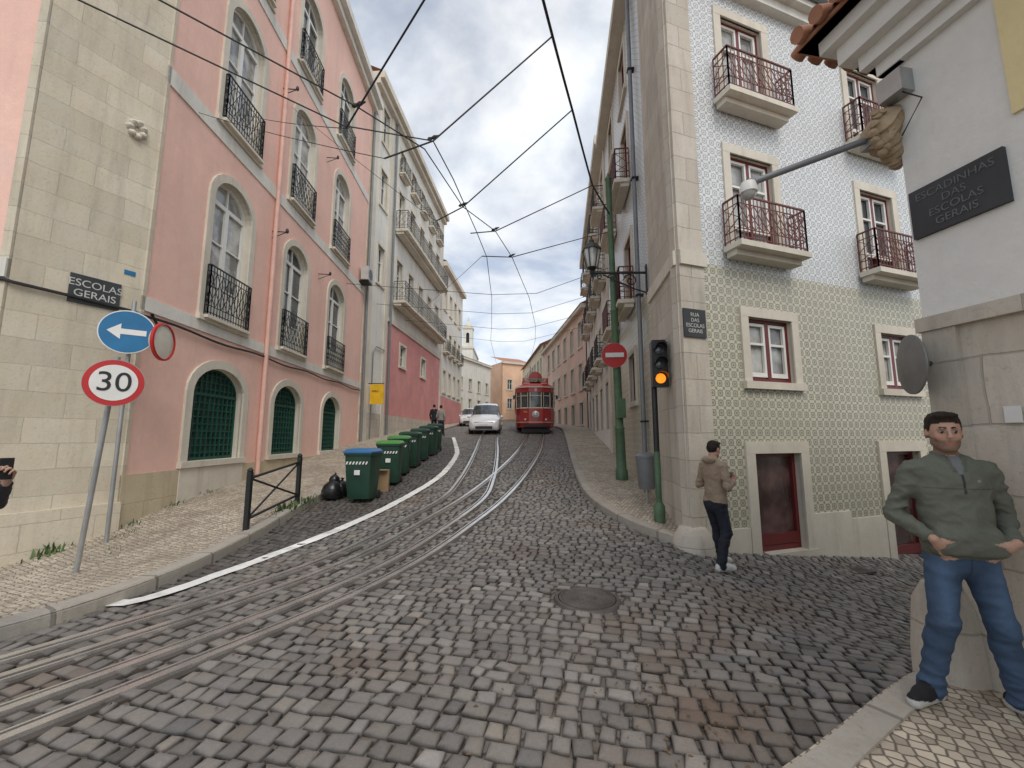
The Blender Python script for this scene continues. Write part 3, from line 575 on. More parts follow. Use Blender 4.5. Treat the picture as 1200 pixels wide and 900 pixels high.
BR=resample(np.vstack([off[:cut:12],[(-.62,9.5),(-.5,11.5),(-.5,14),(-.6,18),(-.75,22),(-.9,30),(-1.1,48)]]),.2)
BL=offs(BR,.95)
tr=Grp("tram_rails",(0,8,0))
def sweep(grp,nm,mat,P,a,b,z0,z1):
    A=offs(P,a);B=offs(P,b); n=len(P); vs=[]
    zc=g(P[:,0],P[:,1])
    for i in range(n): vs+=[(*A[i],zc[i]+z0),(*A[i],zc[i]+z1),(*B[i],zc[i]+z1),(*B[i],zc[i]+z0)]
    f=[(4*i+j,4*i+j+1,4*i+j+5,4*i+j+4) for i in range(n-1) for j in range(3)]
    grp.add(nm,mat,vs,f)
for P,sg in ((RR,1),(A2,-1),(BR,1),(BL,-1)):
    sweep(tr,'rail_head',M['rail'],P,-.034,.034,-.03,.016); sweep(tr,'rail_lip',M['rail'],P,sg*.07,sg*.092,-.03,.012); sweep(tr,'groove',M['groove'],P,sg*.034,sg*.07,-.03,-.014)
    sweep(tr,'track_fill',M['fill'],P,-sg*.1,-sg*.035,-.03,-.010); sweep(tr,'track_fill',M['fill'],P,sg*.093,sg*.15,-.03,-.011)
tr.finish()
wl=resample([(-4.0,4.42),(-3.72,4.6),(-3.3,6.3),(-2.85,7.7),(-2.5,9.0),(-2.15,11.0),(-2.02,13),(-2.15,16.5),(-2.6,19.5),(-3.2,23)],.15)
poly=np.vstack([kl, kr, [(2.8,6.75),(9.5,9.05),(14,10.6),(14,6.0)], kn[::-1],[(-3,-.4),(-15,-.4)]])
def inside(px,py,poly):
    c=np.zeros(len(px),bool); n=len(poly)
    for i in range(n):
        x0,y0=poly[i];x1,y1=poly[(i+1)%n]
        if y0==y1: continue
        m=((y0>py)!=(y1>py))&(px<(x1-x0)*(py-y0)/(y1-y0)+x0); c^=m
    return c
cen=[];ang=math.radians(-14);ca,sa=math.cos(ang),math.sin(ang)
v=-14.0
while v<40:
    ph=rng.uniform(.115,.14); u=-16+rng.uniform(0,.1)
    while u<18:
        w=rng.uniform(.10,.18); cen.append((u+w/2,v+ph/2,w,ph)); u+=w
    v+=ph
cen=np.array(cen); wob=.07*np.sin(cen[:,0]*.9+cen[:,1]*.3)+.045*np.sin(cen[:,0]*2.3-cen[:,1]*.7)
cx=cen[:,0]*ca-(cen[:,1]+wob)*sa; cy=cen[:,0]*sa+(cen[:,1]+wob)*ca
k=inside(cx,cy,poly)&(cy<34)&(cy>.2)&(np.abs(cx)<1.6*cy+1.5); cen,cx,cy=cen[k],cx[k],cy[k]
def dmin(P,cx,cy):
    dd=np.full(len(cx),9.)
    for p in P: dd=np.minimum(dd,np.hypot(cx-p[0],cy-p[1]))
    return dd
dr=np.minimum.reduce([dmin(P,cx,cy) for P in (offs(RR,.025),offs(A2,-.025),offs(BR,.025),offs(BL,-.025))])
k=(dr>.105)&(np.hypot(cx-.78,cy-4.6)>.38); cen,cx,cy,dr=cen[k],cx[k],cy[k],dr[k]
shr=np.where(dr<.15,.72,1.0)
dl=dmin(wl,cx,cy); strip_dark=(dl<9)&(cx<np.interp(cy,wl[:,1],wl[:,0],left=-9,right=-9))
n=len(cx); lw=(cen[:,2]*.5-rng.uniform(.006,.012,n))*shr; lh=(cen[:,3]*.5-rng.uniform(.006,.011,n))*shr
yaw=ang+rng.normal(0,.06,n); zc=g(cx,cy); dz=rng.normal(0,.004,n)+.006*np.sin(cx*1.7+1)*np.sin(cy*1.3); tx=rng.normal(0,.035,n); ty=rng.normal(0,.035,n)
e=.01; sgx=(g(cx+e,cy)-zc)/e; sgy=(g(cx,cy+e)-zc)/e
lay=[]
cs4=[(-1,-1),(1,-1),(1,1),(-1,1)]
jj=rng.uniform(-.010,.010,(4,2,n))
for (ins,zz) in ((0,-.03),(.0,-.012),(.009,-.003),(.028,.0)):
    for qi,q in enumerate(cs4):
        j=jj[qi]+rng.uniform(-.002,.002,(2,n)); lx=q[0]*(lw-ins)+j[0]; ly=q[1]*(lh-ins)+j[1]
        wx=cx+lx*np.cos(yaw)-ly*np.sin(yaw); wy=cy+lx*np.sin(yaw)+ly*np.cos(yaw)
        wz=zc+(wx-cx)*sgx+(wy-cy)*sgy+zz+dz+(lx*tx+ly*ty)*(1 if zz>-.025 else 0)
        lay.append(np.stack([wx,wy,wz],-1))
lay.append(np.stack([cx,cy,zc+dz+.002],-1))
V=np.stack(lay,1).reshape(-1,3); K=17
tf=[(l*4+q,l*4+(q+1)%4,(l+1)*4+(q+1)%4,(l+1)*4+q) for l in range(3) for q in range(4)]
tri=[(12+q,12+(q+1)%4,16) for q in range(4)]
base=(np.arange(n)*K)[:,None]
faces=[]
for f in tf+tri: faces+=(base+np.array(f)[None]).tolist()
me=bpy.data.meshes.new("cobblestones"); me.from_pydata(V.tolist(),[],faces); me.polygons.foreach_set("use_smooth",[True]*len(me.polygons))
val=np.clip(rng.normal(.205,.034,n),.10,.34); hue=rng.normal(0,.018,n)
col=np.stack([val*(1.07+hue),val*(.98+hue*.2),val*(.88-hue)],-1)
light=rng.random(n)<.012; col[light]*=1.5
nz=np.array([mnoise.noise(Vector((x*.6,y*.6,3))) for x,y in zip(cx,cy)]); nz2=np.array([mnoise.noise(Vector((x*2.1,y*2.1,9))) for x,y in zip(cx,cy)])
brown=np.clip(nz*1.2+nz2*.7-.2,0,.5)
for (px,py,r,s) in ((1.25,2.75,.5,.95),(.55,2.3,.35,.6),(1.0,3.1,.3,.6),(.05,6.3,.6,.5),(-1.0,3.3,.4,.4)):
    brown=np.maximum(brown,s*np.clip(1.3-np.hypot((cx-px),(cy-py)*1.3)/r,0,1)*(.7+.6*nz2))
brown=np.clip(brown,0,1)[:,None]; col=col*(1-brown)+np.array([.17,.115,.08])*brown
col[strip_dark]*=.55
col*= (1+.25*nz)[:,None]
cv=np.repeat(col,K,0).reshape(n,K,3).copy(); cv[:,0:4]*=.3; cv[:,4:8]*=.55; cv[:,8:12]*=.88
ca_=me.color_attributes.new("Col",'FLOAT_COLOR','POINT'); ca_.data.foreach_set("color",np.concatenate([cv.reshape(-1,3),np.ones((n*K,1))],1).astype(np.float32).ravel())
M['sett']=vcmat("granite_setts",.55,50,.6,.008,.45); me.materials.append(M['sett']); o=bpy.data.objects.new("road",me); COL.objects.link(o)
lg=Grp("road_line",(-2.5,10,0))
wp=[];nW=len(wl); A=offs(wl,.09);B=offs(wl,-.09)
for i in range(nW):
    for q in range(5):
        p=A[i]+(B[i]-A[i])*q/4; wp.append((p[0]+random.uniform(-.01,.01),p[1],gz(*p)+.015+random.uniform(-.001,.001)))
lg.add('paint',M['paintline'],wp,[(i*5+q,i*5+q+1,(i+1)*5+q+1,(i+1)*5+q) for i in range(nW-1) for q in range(4)]); lg.finish()
mh=Grp("manhole_cover",(.78,4.6,0)); mh.lathe('cover',M['manhole'],(.78,4.6,-.02),(0,0,1),[(.29,0),(.29,.016),(.27,.02),(.262,.012),(.25,.02),(.1,.021),(.09,.014),(.08,.021),(.005,.021)],40); mh.lathe('ring',M['manhole'],(.78,4.6,-.03),(0,0,1),[(.35,0),(.33,.024),(.3,.026),(.295,.0)],40)
for i in range(9):
    for j in range(9):
        x=(i-4)*.05;y=(j-4)*.05
        if math.hypot(x,y)<.23: mh.lathe('studs',M['manhole'],(.78+x,4.6+y,-.001),(0,0,1),[(.014,0),(.012,.004)],6)
mh.finish()
dg=Grp("drain_grate",(5.6,7.1,-.5)); fr=Fr(5.2,6.9,1,.25,1,gz(5.6,7.0)); dg.box('frame',M['manhole'],fr,0,.7,-.02,.012,-.3,0)
for i in range(8): dg.box('slots',M['black'],fr,.06+i*.075,.1+i*.075,.0125,.014,-.26,-.04)
dg.finish()
lf=Grp("leaf_litter",(0,6,0))
for i in range(620):
    r_=random.random()
    if r_<.35: t=random.uniform(4,14); x=np.interp(t,kl[i1:,1],kl[i1:,0])+abs(random.gauss(0,.5)); y=t
    elif r_<.6: x=random.gauss(1.2,.5); y=random.gauss(2.9,.4)
    else: x=random.uniform(-3,5); y=random.uniform(1.8,9)
    if x>2.4 and y>5.8 or (y<2.33+.6*(x-1.53)): continue
    z=gz(x,y)+.008; a=random.uniform(0,6.28); l=random.uniform(.006,.02); dx,dy=math.cos(a)*l,math.sin(a)*l
    lf.add('bits',M['litter'],[(x-dx,y-dy,z),(x+dy*.5,y-dx*.5,z+l*.4),(x+dx,y+dy,z+.002),(x-dy*.5,y+dx*.5,z+l*.3)],[(0,1,2,3)])
lf.finish()

# =============================================================== SIGNS & FURNITURE LEFT
def disc(grp,nm,mat,c,ax,r,t=.01,z=0):
    c=Vector(c)+Vector(ax).normalized()*z; grp.lathe(nm,mat,c,ax,[(r,0),(r,t)],40,smooth=False)
s_=Grp("speed_limit_sign",(-5.55,5.6,-.1)); zb=gz(-5.55,5.6)+.08
s_.tube('post',M['steel'],[(-5.57,5.6,zb),(-5.27,5.5,2.72)],.03,12)
c=Vector((-5.2,5.42,2.36)); ax=Vector((.62,-.78,0)); disc(s_,'backplate',M['steel'],c,ax,.305,.012); disc(s_,'red_ring',M['signred'],c,ax,.3,.003,.013); disc(s_,'white_face',M['signwhite'],c,ax,.235,.003,.017)
s_.text('digits',"30",.36,c+ax*.023,(.78,.62,0),(0,0,1),M['black'],.002); s_.finish()
s_=Grp("one_way_sign",(-6.44,6.9,-.1)); s_.tube('post',M['steel'],[(-6.44,6.9,gz(-6.44,6.9)+.08),(-6.42,6.88,3.95)],.03,12)
c=Vector((-6.36,6.75,3.38)); ax=Vector((.6,-.8,0)); xd=Vector((.8,.6,0)); disc(s_,'backplate',M['steel'],c,ax,.365,.012); disc(s_,'white_rim',M['signwhite'],c,ax,.36,.003,.013); disc(s_,'blue_face',M['signblue'],c,ax,.345,.003,.017)
ar=[(-.25,0),(-.08,.13),(-.08,.045),(.24,.045),(.24,-.045),(-.08,-.045),(-.08,-.13)]
cc=c+ax*.024; s_.add('arrow',M['signwhite'],[cc+xd*x+Vector((0,0,z)) for x,z in ar],[(0,1,6),(1,2,5,6),(2,3,4,5)]); s_.finish()
s_=Grp("traffic_mirror",(-6.1,7.1,3.2)); c=Vector((-6.1,7.12,3.3)); ax=Vector((.98,.2,0)); s_.lathe('back',M['trim'],c,ax,[(.02,-.12),(.2,-.09),(.3,-.01),(.32,.02)],26); s_.lathe('face',M['trim'],c,ax,[(.305,.03),(.2,.045),(.02,.05)],26); s_.lathe('rim',M['signred'],c,ax,[(.3,.0),(.33,.01),(.33,.05),(.3,.06),(.3,0)],26,caps=False); s_.tube('mount',M['iron'],[c,(-6.43,6.9,3.3)],.02,6); s_.finish()
s_=Grp("pedestrian_barrier",(-4.3,7.8,.2)); P0=Vector((-4.3,7.0,0));P1=Vector((-4.3,8.6,0)); z0=gz(-4.3,7.0)+.1;z1=gz(-4.3,8.6)+.1
a0=Vector((P0.x,P0.y,z0));a1=Vector((P1.x,P1.y,z1))
for p in (a0,a1): s_.box('post',M['iron'],Fr(p.x-.035,p.y,1,0,1,p.z),0,.07,-.1,.95,-.035,.035); s_.lathe('finial',M['iron'],p+Vector((0,0,.95)),(0,0,1),[(.04,0),(.05,.03),(.02,.07)],8)
for h in (.85,.2): s_.tube('rail',M['iron'],[a0+up*h,a1+up*h],.022,8)
s_.tube('cross',M['iron'],[a0+up*.2,a1+up*.85],.018,8); s_.tube('cross',M['iron'],[a0+up*.85,a1+up*.2],.018,8)
s_.finish()
def bin_(x,y,lid,yaw,stripe=True):
    s=Grp("wheelie_bin",(x,y,gz(x,y))); z=gz(x,y); c,sn=math.cos(yaw),math.sin(yaw)
    R=lambda a,b_,h:(x+a*c-b_*sn,y+a*sn+b_*c,z+h)
    def loft(nm,mat,secs):
        vs=[];n=0
        for (hx,hy,h,oy) in secs:
            r=.05; pts=[]
            for sx,sy in ((1,-1),(1,1),(-1,1),(-1,-1)):
                for t in (0,.5,1):
                    a0_={(1,-1):-90,(1,1):0,(-1,1):90,(-1,-1):180}[(sx,sy)]; an=math.radians(a0_+90*t)
                    pts.append((sx*(hx-r)+r*math.cos(an),sy*(hy-r)+r*math.sin(an)+oy))
            n=len(pts); vs+=[R(a,b_,h) for a,b_ in pts]
        fs=[(i*n+j,i*n+(j+1)%n,(i+1)*n+(j+1)%n,(i+1)*n+j) for i in range(len(secs)-1) for j in range(n)]+[tuple(range(n))[::-1],tuple((len(secs)-1)*n+j for j in range(n))]
        s.add(nm,mat,vs,fs,None,True)
    loft('body',M['binG'],[(.24,.25,.07,.02),(.26,.29,.35,0),(.285,.34,.9,0),(.285,.345,.98,0),(.31,.37,.99,0),(.31,.37,1.03,0)])
    loft('lid',M[lid],[(.315,.385,1.035,-.01),(.315,.385,1.07,-.01),(.27,.32,1.12,0),(.15,.2,1.135,0)])
    if stripe:
        for i in range(7): s.add('reflective_stripe',M['signwhite'],[R(-.25+i*.07+.0,-.352,.8),R(-.25+i*.07+.035,-.352,.8),R(-.25+i*.07+.06,-.352,.86),R(-.25+i*.07+.025,-.352,.86)],[(0,1,2,3)])
        s.box('label',M['signwhite'],Fr(*R(-.06,-.335,0)[:2],c,sn,1,z),0,.12,.58,.68,0,.012)
    for sx in (-1,1): s.lathe('wheel',M['rubber'],R(sx*.25,.3,.1),(c,sn,0),[(.06,-.03),(.1,-.025),(.1,.025),(.06,.03)],16)
    s.tube('handle',M['binG'],[R(-.22,.36,1.0),R(-.22,.43,1.04),R(.22,.43,1.04),R(.22,.36,1.0)],.016,8); s.finish()
for i,(y,lid) in enumerate(((9.35,'lidB'),(11.0,'lidG'),(12.3,'lidG'),(13.6,'binG'),(14.9,'binG'),(16.2,'binG'),(17.4,'binG'))):
    bin_(-3.22+random.uniform(-.08,.08),y,lid,random.uniform(-.15,.15)+.1)
s_=Grp("rubbish_bag",(-3.95,9.5,.3))
for (x,y,z,r) in ((-3.98,9.5,.2,.24),(-3.85,9.62,.2,.2),(-3.97,9.55,.42,.12)):
    zz=gz(x,y); s_.lathe('bag',M['bag'],(x,y,zz+z),(.1,.1,1),[(.03,-r*.9),(r*.8,-r*.75),(r,-.2*r),(r*.85,.35*r),(r*.4,.8*r),(r*.1,r),(r*.22,r*1.2)],11)
s_.finish()
s_=Grp("cardboard_boxes",(-3.2,10.3,.4)); zz=gz(-3.2,10.2); s_.box('box',M['card'],Fr(-3.35,10.15,1,.2,1,zz),0,.4,0,.5,-.3,0); s_.box('flap',M['card'],Fr(-3.35,10.15,1,.2,1,zz),.02,.38,.502,.52,-.1,.12); s_.finish()
s_=Grp("yellow_projecting_sign",FW(.6,3.9,0)); s_.box('board',M['yellows'],FW,.55,.6,3.3,4.3,.15,.85); s_.box('bracket',M['iron'],FW,.56,.59,4.32,4.36,0,.85); s_.text('lettering',"PARQUE",.13,FW(.545,3.95,.5),(1,0,0),(0,0,1),M['black']); s_.finish()
# =============================================================== RIGHT STREET FURNITURE
s_=Grp("green_tram_pole",(2.86,11.1,.6)); zz=gz(2.86,11.1)+.1
s_.lathe('pole',M['green'],(2.86,11.1,zz),(-.014,0,1),[(.16,0),(.16,.25),(.13,.3),(.12,1.3),(.135,1.33),(.105,1.4),(.1,4.5),(.115,4.53),(.085,4.6),(.08,8.35),(.1,8.4),(.05,8.5),(.01,8.6)],16)
s_.box('meter_box',M['green'],Fr(2.74,11.0,1,0,1,zz),0,.22,1.6,2.1,0,.14); s_.finish()
s_=Grp("no_entry_sign",(2.7,10.9,3.8)); c=Vector((2.72,10.93,3.82)); ax=Vector((-.1,-1,0)); disc(s_,'backplate',M['steel'],c,ax,.335,.012); disc(s_,'red_face',M['signred'],c,ax,.33,.003,.014); s_.box('white_bar',M['signwhite'],Fr(c.x-.24,c.y-.02,1,-.1,1,c.z),0,.48,-.06,.06,.0,.008); s_.tube('clamp',M['steel'],[c,(2.83,11.1,3.82)],.02,6); s_.finish()
s_=Grp("wall_lantern",(2.9,9,5.2)); fr=F1; S=2.25
Wb=Vector(fr(S,5.2,.03)); T=Vector((1.8,9.0,5.32))
s_.box('wall_plate',M['iron'],fr,S-.05,S+.05,4.82,5.5,.03,.06)
s_.tube('arm',M['iron'],[Wb+up*.12,T+up*.0],.028,8)
dirv=(T-Wb).normalized()
for c0,r0 in ((.3,.16),(.62,.12),(.88,.08)):
    cp=Wb.lerp(T,c0)-up*(.05+r0*.3); pts=[cp+dirv*(r0*(1-k/26))*math.cos(k*.42)+up*(r0*(1-k/26))*math.sin(k*.42) for k in range(22)]; s_.tube('scroll',M['iron'],pts,.015,6)
s_.tube('scroll',M['iron'],[Wb-up*.35,Wb.lerp(T,.25)-up*.28,Wb.lerp(T,.5)-up*.16,Wb.lerp(T,.8)-up*.02],.018,6)
s_.lathe('lantern_base',M['iron'],T,(0,0,1),[(.02,-.1),(.06,0),(.03,.05),(.1,.1),(.12,.12)],6)
s_.lathe('lantern_glass',M['curtain'],T,(0,0,1),[(.115,.12),(.2,.52)],6,smooth=False); s_.lathe('lantern_roof',M['iron'],T,(0,0,1),[(.23,.52),(.22,.55),(.12,.68),(.06,.7),(.06,.76),(.02,.8),(.015,.86)],6,smooth=False)
for k in range(6):
    a=2*math.pi*k/6; s_.tube('lantern_frame',M['iron'],[T+Vector((0,0,.12))+Vector((math.cos(a+.0),math.sin(a),0))*.118,T+Vector((0,0,.52))+Vector((math.cos(a),math.sin(a),0))*.203],.014,4)
s_.finish()
s_=Grp("traffic_light",(2.62,7.6,.1)); zz=gz(2.6,7.6)+.08; px_,py_=2.6,7.6
s_.tube('pole',M['black'],[(px_,py_,zz),(px_,py_,3.05)],.05,12); s_.lathe('pole_base',M['green'],(px_,py_,zz),(0,0,1),[(.1,0),(.1,.3),(.06,.36)],12); s_.tube('pole_lower',M['green'],[(px_,py_,zz+.3),(px_,py_,1.4)],.054,12)
hx,hy=2.66,7.42; fr=Fr(hx-.14,hy,1,-.12,1,2.55)
s_.box('housing',M['black'],fr,0,.28,.0,.82,-.16,0); s_.box('housing_cap',M['black'],fr,.02,.26,.82,.86,-.14,-.02)
for i,m_ in enumerate(('amber','black','black')):
    cc=Vector(fr(.14,.15+.26*i,.005)); axn=Vector((*fr.n,0)); s_.lathe('lens_'+m_,M[m_] if m_=='amber' else M['glass'],cc,axn,[(.09,0),(.085,.015),(.05,.03),(.01,.034)],18)
    K=10; vs=[]; xdv=Vector((*fr.d,0))
    for k in range(K+1):
        a=math.radians(-10+200*k/K); o_=xdv*math.cos(a)*.11+up*math.sin(a)*.11; vs+=[cc+o_,cc+o_+axn*(.16 if 0<k<K else .05)]
    s_.add('visors',M['black'],vs,[(2*k,2*k+1,2*k+3,2*k+2) for k in range(K)])
s_.finish()
s_=Grp("litter_bin",(2.75,8.6,.5)); zz=gz(2.78,8.6)+.1; s_.lathe('body',M['pipe'],(2.76,8.75,zz+.3),(0,0,1),[(.15,0),(.17,.05),(.2,.62),(.21,.63),(.21,.67),(.12,.73),(.02,.74)],18); s_.tube('stand',M['steel'],[(2.76,8.75,zz),(2.76,8.75,zz+.31)],.03,8); s_.finish()

# =============================================================== OVERHEAD WIRES
wg=Grp("overhead_tram_wires",(0,8,6))
def wire(pts,r=.008,sag=0,n=10):
    P=[]
    for i in range(len(pts)-1):
        a,b_=Vector(pts[i]),Vector(pts[i+1])
        for t in np.linspace(0,1,n,endpoint=False): P.append(a.lerp(b_,t)-up*sag*4*t*(1-t))
    P.append(Vector(pts[-1])); wg.tube('wires',M['wire'],P,r,5)
k1=(-1.9,4.7,5.7);k2=(-1.1,5.35,5.75);k3=(-.9,7.2,5.85);k4=(-.35,8.3,5.95);k5=(0,9.8,6.05)
wire([(-6,.8,5.5),(-3.6,3.0,5.62),k1,(-1.25,5.5,5.74),k3,k4,k5,(.6,14,6.45),(1.15,20,7.1),(1.42,25,7.55),(1.8,45,9.2)],.009)
wire([(-6.3,1.2,5.5),(-3.9,3.4,5.62),(-2.2,5.0,5.7),k2,(-.95,6.3,5.8),(-.75,8.3,5.95),(-.62,9.8,6.05),(-.7,14,6.45),(-1.0,20,7.1),(-1.3,25,7.55),(-1.6,45,9.2)],.009)
cb=lambda Y:(.43+.35*(Y-5),Y,7.56)
wire([(-.9,1.2,7.9),cb(3.2),cb(5),cb(7),cb(9.2),(2.76,11.1,7.9)],.022,.02)
wire([(-2.15,4.95,5.62),k1,(-.93,4.0,6.45),(.8,2.9,7.9)],.012); wire([(-1.75,5.3,5.45),k2,(.6,5.5,7.56)],.012); wire([(-1.4,7.25,5.6),k3,(1.1,6.9,7.56)],.012); wire([(-.85,8.1,5.8),k4,cb(9.2)],.012); wire([(-.7,9.3,5.85),k5,(2.43,12.5,7.95),(3.5,13.4,8.6)],.012)
wire([(-6.75,8.2,8.6),(-1.75,5.3,5.45)],.006,.05); wire([(-6.9,9.8,9.9),(-2.15,4.95,5.62)],.006,.05); wire([(-6.95,12,12.0),(-1.4,7.25,5.6)],.006,.05); wire([FW(6,9.2,.1),(-.7,9.3,5.85)],.006,.1)
for Y_,zl in ((16.5,7.9),(20.5,8.3),(25,8.7),(31,9.3)):
    xl=-7.2 if Y_<20 else -7.3+.08*(Y_-20); xr=2.8+.113*(Y_-6.75) if Y_<29 else 5; wire([(xl,Y_+1,zl+.4),(-.8,Y_,zl-.35-.1),(1,Y_,zl-.4),(xr,Y_-.5,zl+.5)],.011)
for kk in (k1,k2,k3,k4,k5): wg.lathe('insulators',M['wire'],Vector(kk)+Vector((0,0,.05)),(1,.1,.5),[(.01,-.09),(.028,-.06),(.018,-.02),(.028,.02),(.018,.05),(.01,.09)],8)
wg.finish()

# =============================================================== TRAM
def tram(x,y,z):
    s=Grp("red_tram",(x,y,z))
    Wd=1.16; Ln=8.2
    def outl(e=0,f=0):
        w=Wd+e; return [(-w,y+.75),(-w*.80,y+.22-f),(-w*.36,y-f),(w*.36,y-f),(w*.80,y+.22-f),(w,y+.75),(w,y+Ln-.75),(w*.8,y+Ln-.2+f),(w*.36,y+Ln+f),(-w*.36,y+Ln+f),(-w*.8,y+Ln-.2+f),(-w,y+Ln-.75)]
    def prism(nm,mat,z0,z1,e0=0,e1=0,f0=0,f1=0):
        A=outl(e0,f0);B=outl(e1,f1);n=len(A); vs=[(x+a,b_,z+z0) for a,b_ in A]+[(x+a,b_,z+z1) for a,b_ in B]
        s.add(nm,mat,vs,[(j,(j+1)%n,n+(j+1)%n,n+j) for j in range(n)]+[tuple(range(n))[::-1],tuple(range(n,2*n))])
    prism('skirt',M['tramred'],.38,.62,-.06,0,-.05,0); prism('lower_body',M['tramred'],.62,1.55); prism('belt_trim',M['tramcream'],1.52,1.58,.02,.02,.02,.02)
    prism('lower_trim',M['tramcream'],.68,.71,.015,.015,.015,.015)
    prism('interior_glass',M['glass'],1.58,2.5,-.05,-.05,-.05,-.05); prism('letterboard',M['tramred'],2.5,2.78); prism('eave',M['tramcream'],2.78,2.83,.06,.06,.06,.06)
    prism('roof',M['tramred'],2.83,3.0,.04,-.15,.04,-.1); prism('roof_top',M['tramred'],3.0,3.12,-.15,-.5,-.1,-.3)
    O=outl(0,0); n=len(O)
    for j in range(n):
        a=Vector((x+O[j][0],O[j][1],0)); b_=Vector((x+O[(j+1)%n][0],O[(j+1)%n][1],0)); L_=(b_-a).length; k=max(1,round(L_/.85))
        for i in range(k+1):
            p=a.lerp(b_,i/k); s.tube('window_posts',M['tramred'],[p+up*(z+1.58),p+up*(z+2.5)],.05 if i in(0,k) else .04,4,smooth=False)
        for i in range(k):
            p=a.lerp(b_,i/k);q=a.lerp(b_,(i+1)/k); s.tube('window_sashes',M['tramcream'],[p.lerp(q,.06)+up*(z+2.28),p.lerp(q,.94)+up*(z+2.28)],.025,4,smooth=False)
            for t in (.1,.9): s.tube('window_sashes',M['tramcream'],[p.lerp(q,t)+up*(z+1.6),p.lerp(q,t)+up*(z+2.48)],.028,4,smooth=False)
    s.lathe('headlight',M['lampglass'],(x,y-.02,z+1.15),(0,-1,0),[(.17,0),(.17,.06),(.14,.08),(.02,.1)],20); s.lathe('headlight_rim',M['tramcream'],(x,y-.0,z+1.15),(0,-1,0),[(.21,0),(.21,.05),(.17,.06),(.17,0)],20,caps=False)
    for sx in (-.62,.62): s.lathe('marker_lamp',M['lampglass'],(x+sx,y+.08,z+.85),(0,-1,0),[(.06,0),(.06,.05),(.01,.06)],12)
    s.box('bumper',M['black'],Fr(x-.75,y,1,0,1,z),0,1.5,.42,.56,-.05,.14); s.box('lifeguard',M['black'],Fr(x-.85,y+.3,1,0,1,z),0,1.7,.08,.3,-.05,.05)
    for i in range(9): s.box('lifeguard_bars',M['iron'],Fr(x-.8+i*.2,y+.2,1,0,1,z),0,.03,.06,.4,-.02,.02)
    s.box('truck',M['black'],Fr(x-.7,y+1.4,1,0,1,z),0,1.4,.15,.45,-5.4,0)
    for yy in (y+2.4,y+5.6):
        for sx in (-.5,.5): s.lathe('wheel',M['steel'],(x+sx,yy,z+.33),(1,0,0),[(.05,-.06),(.33,-.05),(.33,.04),(.36,.05),(.05,.07)],20)
    s.box('sign_board',M['tramred'],Fr(x-.78,y+.25,1,0,1,z),0,1.56,2.98,3.38,-.06,0); s.lathe('sign_crest',M['tramred'],(x,y+.28,z+3.36),(0,-1,0),[(.42,-.03),(.42,.03)],24); s.box('sign_stripe',M['tramcream'],Fr(x-.7,y+.25,1,0,1,z),0,1.4,3.05,3.08,.001,.008); s.box('sign_stripe',M['tramcream'],Fr(x-.7,y+.25,1,0,1,z),0,1.4,3.31,3.34,.001,.008)
    s.text('lettering',"TRAMCAR TOUR",.17,(x,y+.24,z+3.2),(1,0,0),(0,0,1),M['tramcream']); s.text('route_number',"8",.3,(x,y-.01,z+2.64),(1,0,0),(0,0,1),M['tramcream']); s.text('fleet_number',"735",.16,(x-.62,y+.05,z+1.3),(1,-.25,0),(0,0,1),M['tramcream'])
    for sx in (-1,1): s.tube('mirror_arm',M['iron'],[(x+sx*1.1,y+.5,z+2.3),(x+sx*1.3,y+.3,z+2.3)],.015,6); s.box('mirror',M['black'],Fr(x+sx*1.3-.06,y+.3,1,0,1,z),0,.12,2.08,2.32,0,.03)
    s.tube('trolley_pole',M['iron'],[(x,y+3,z+3.2),(x,y+7.6,z+5.4)],.025,8); s.box('trolley_base',M['iron'],Fr(x-.3,y+2.6,1,0,1,z),0,.6,3.1,3.25,-.8,0)
    s.finish()
tram(1.42,25,gz(1.4,25)+.02)
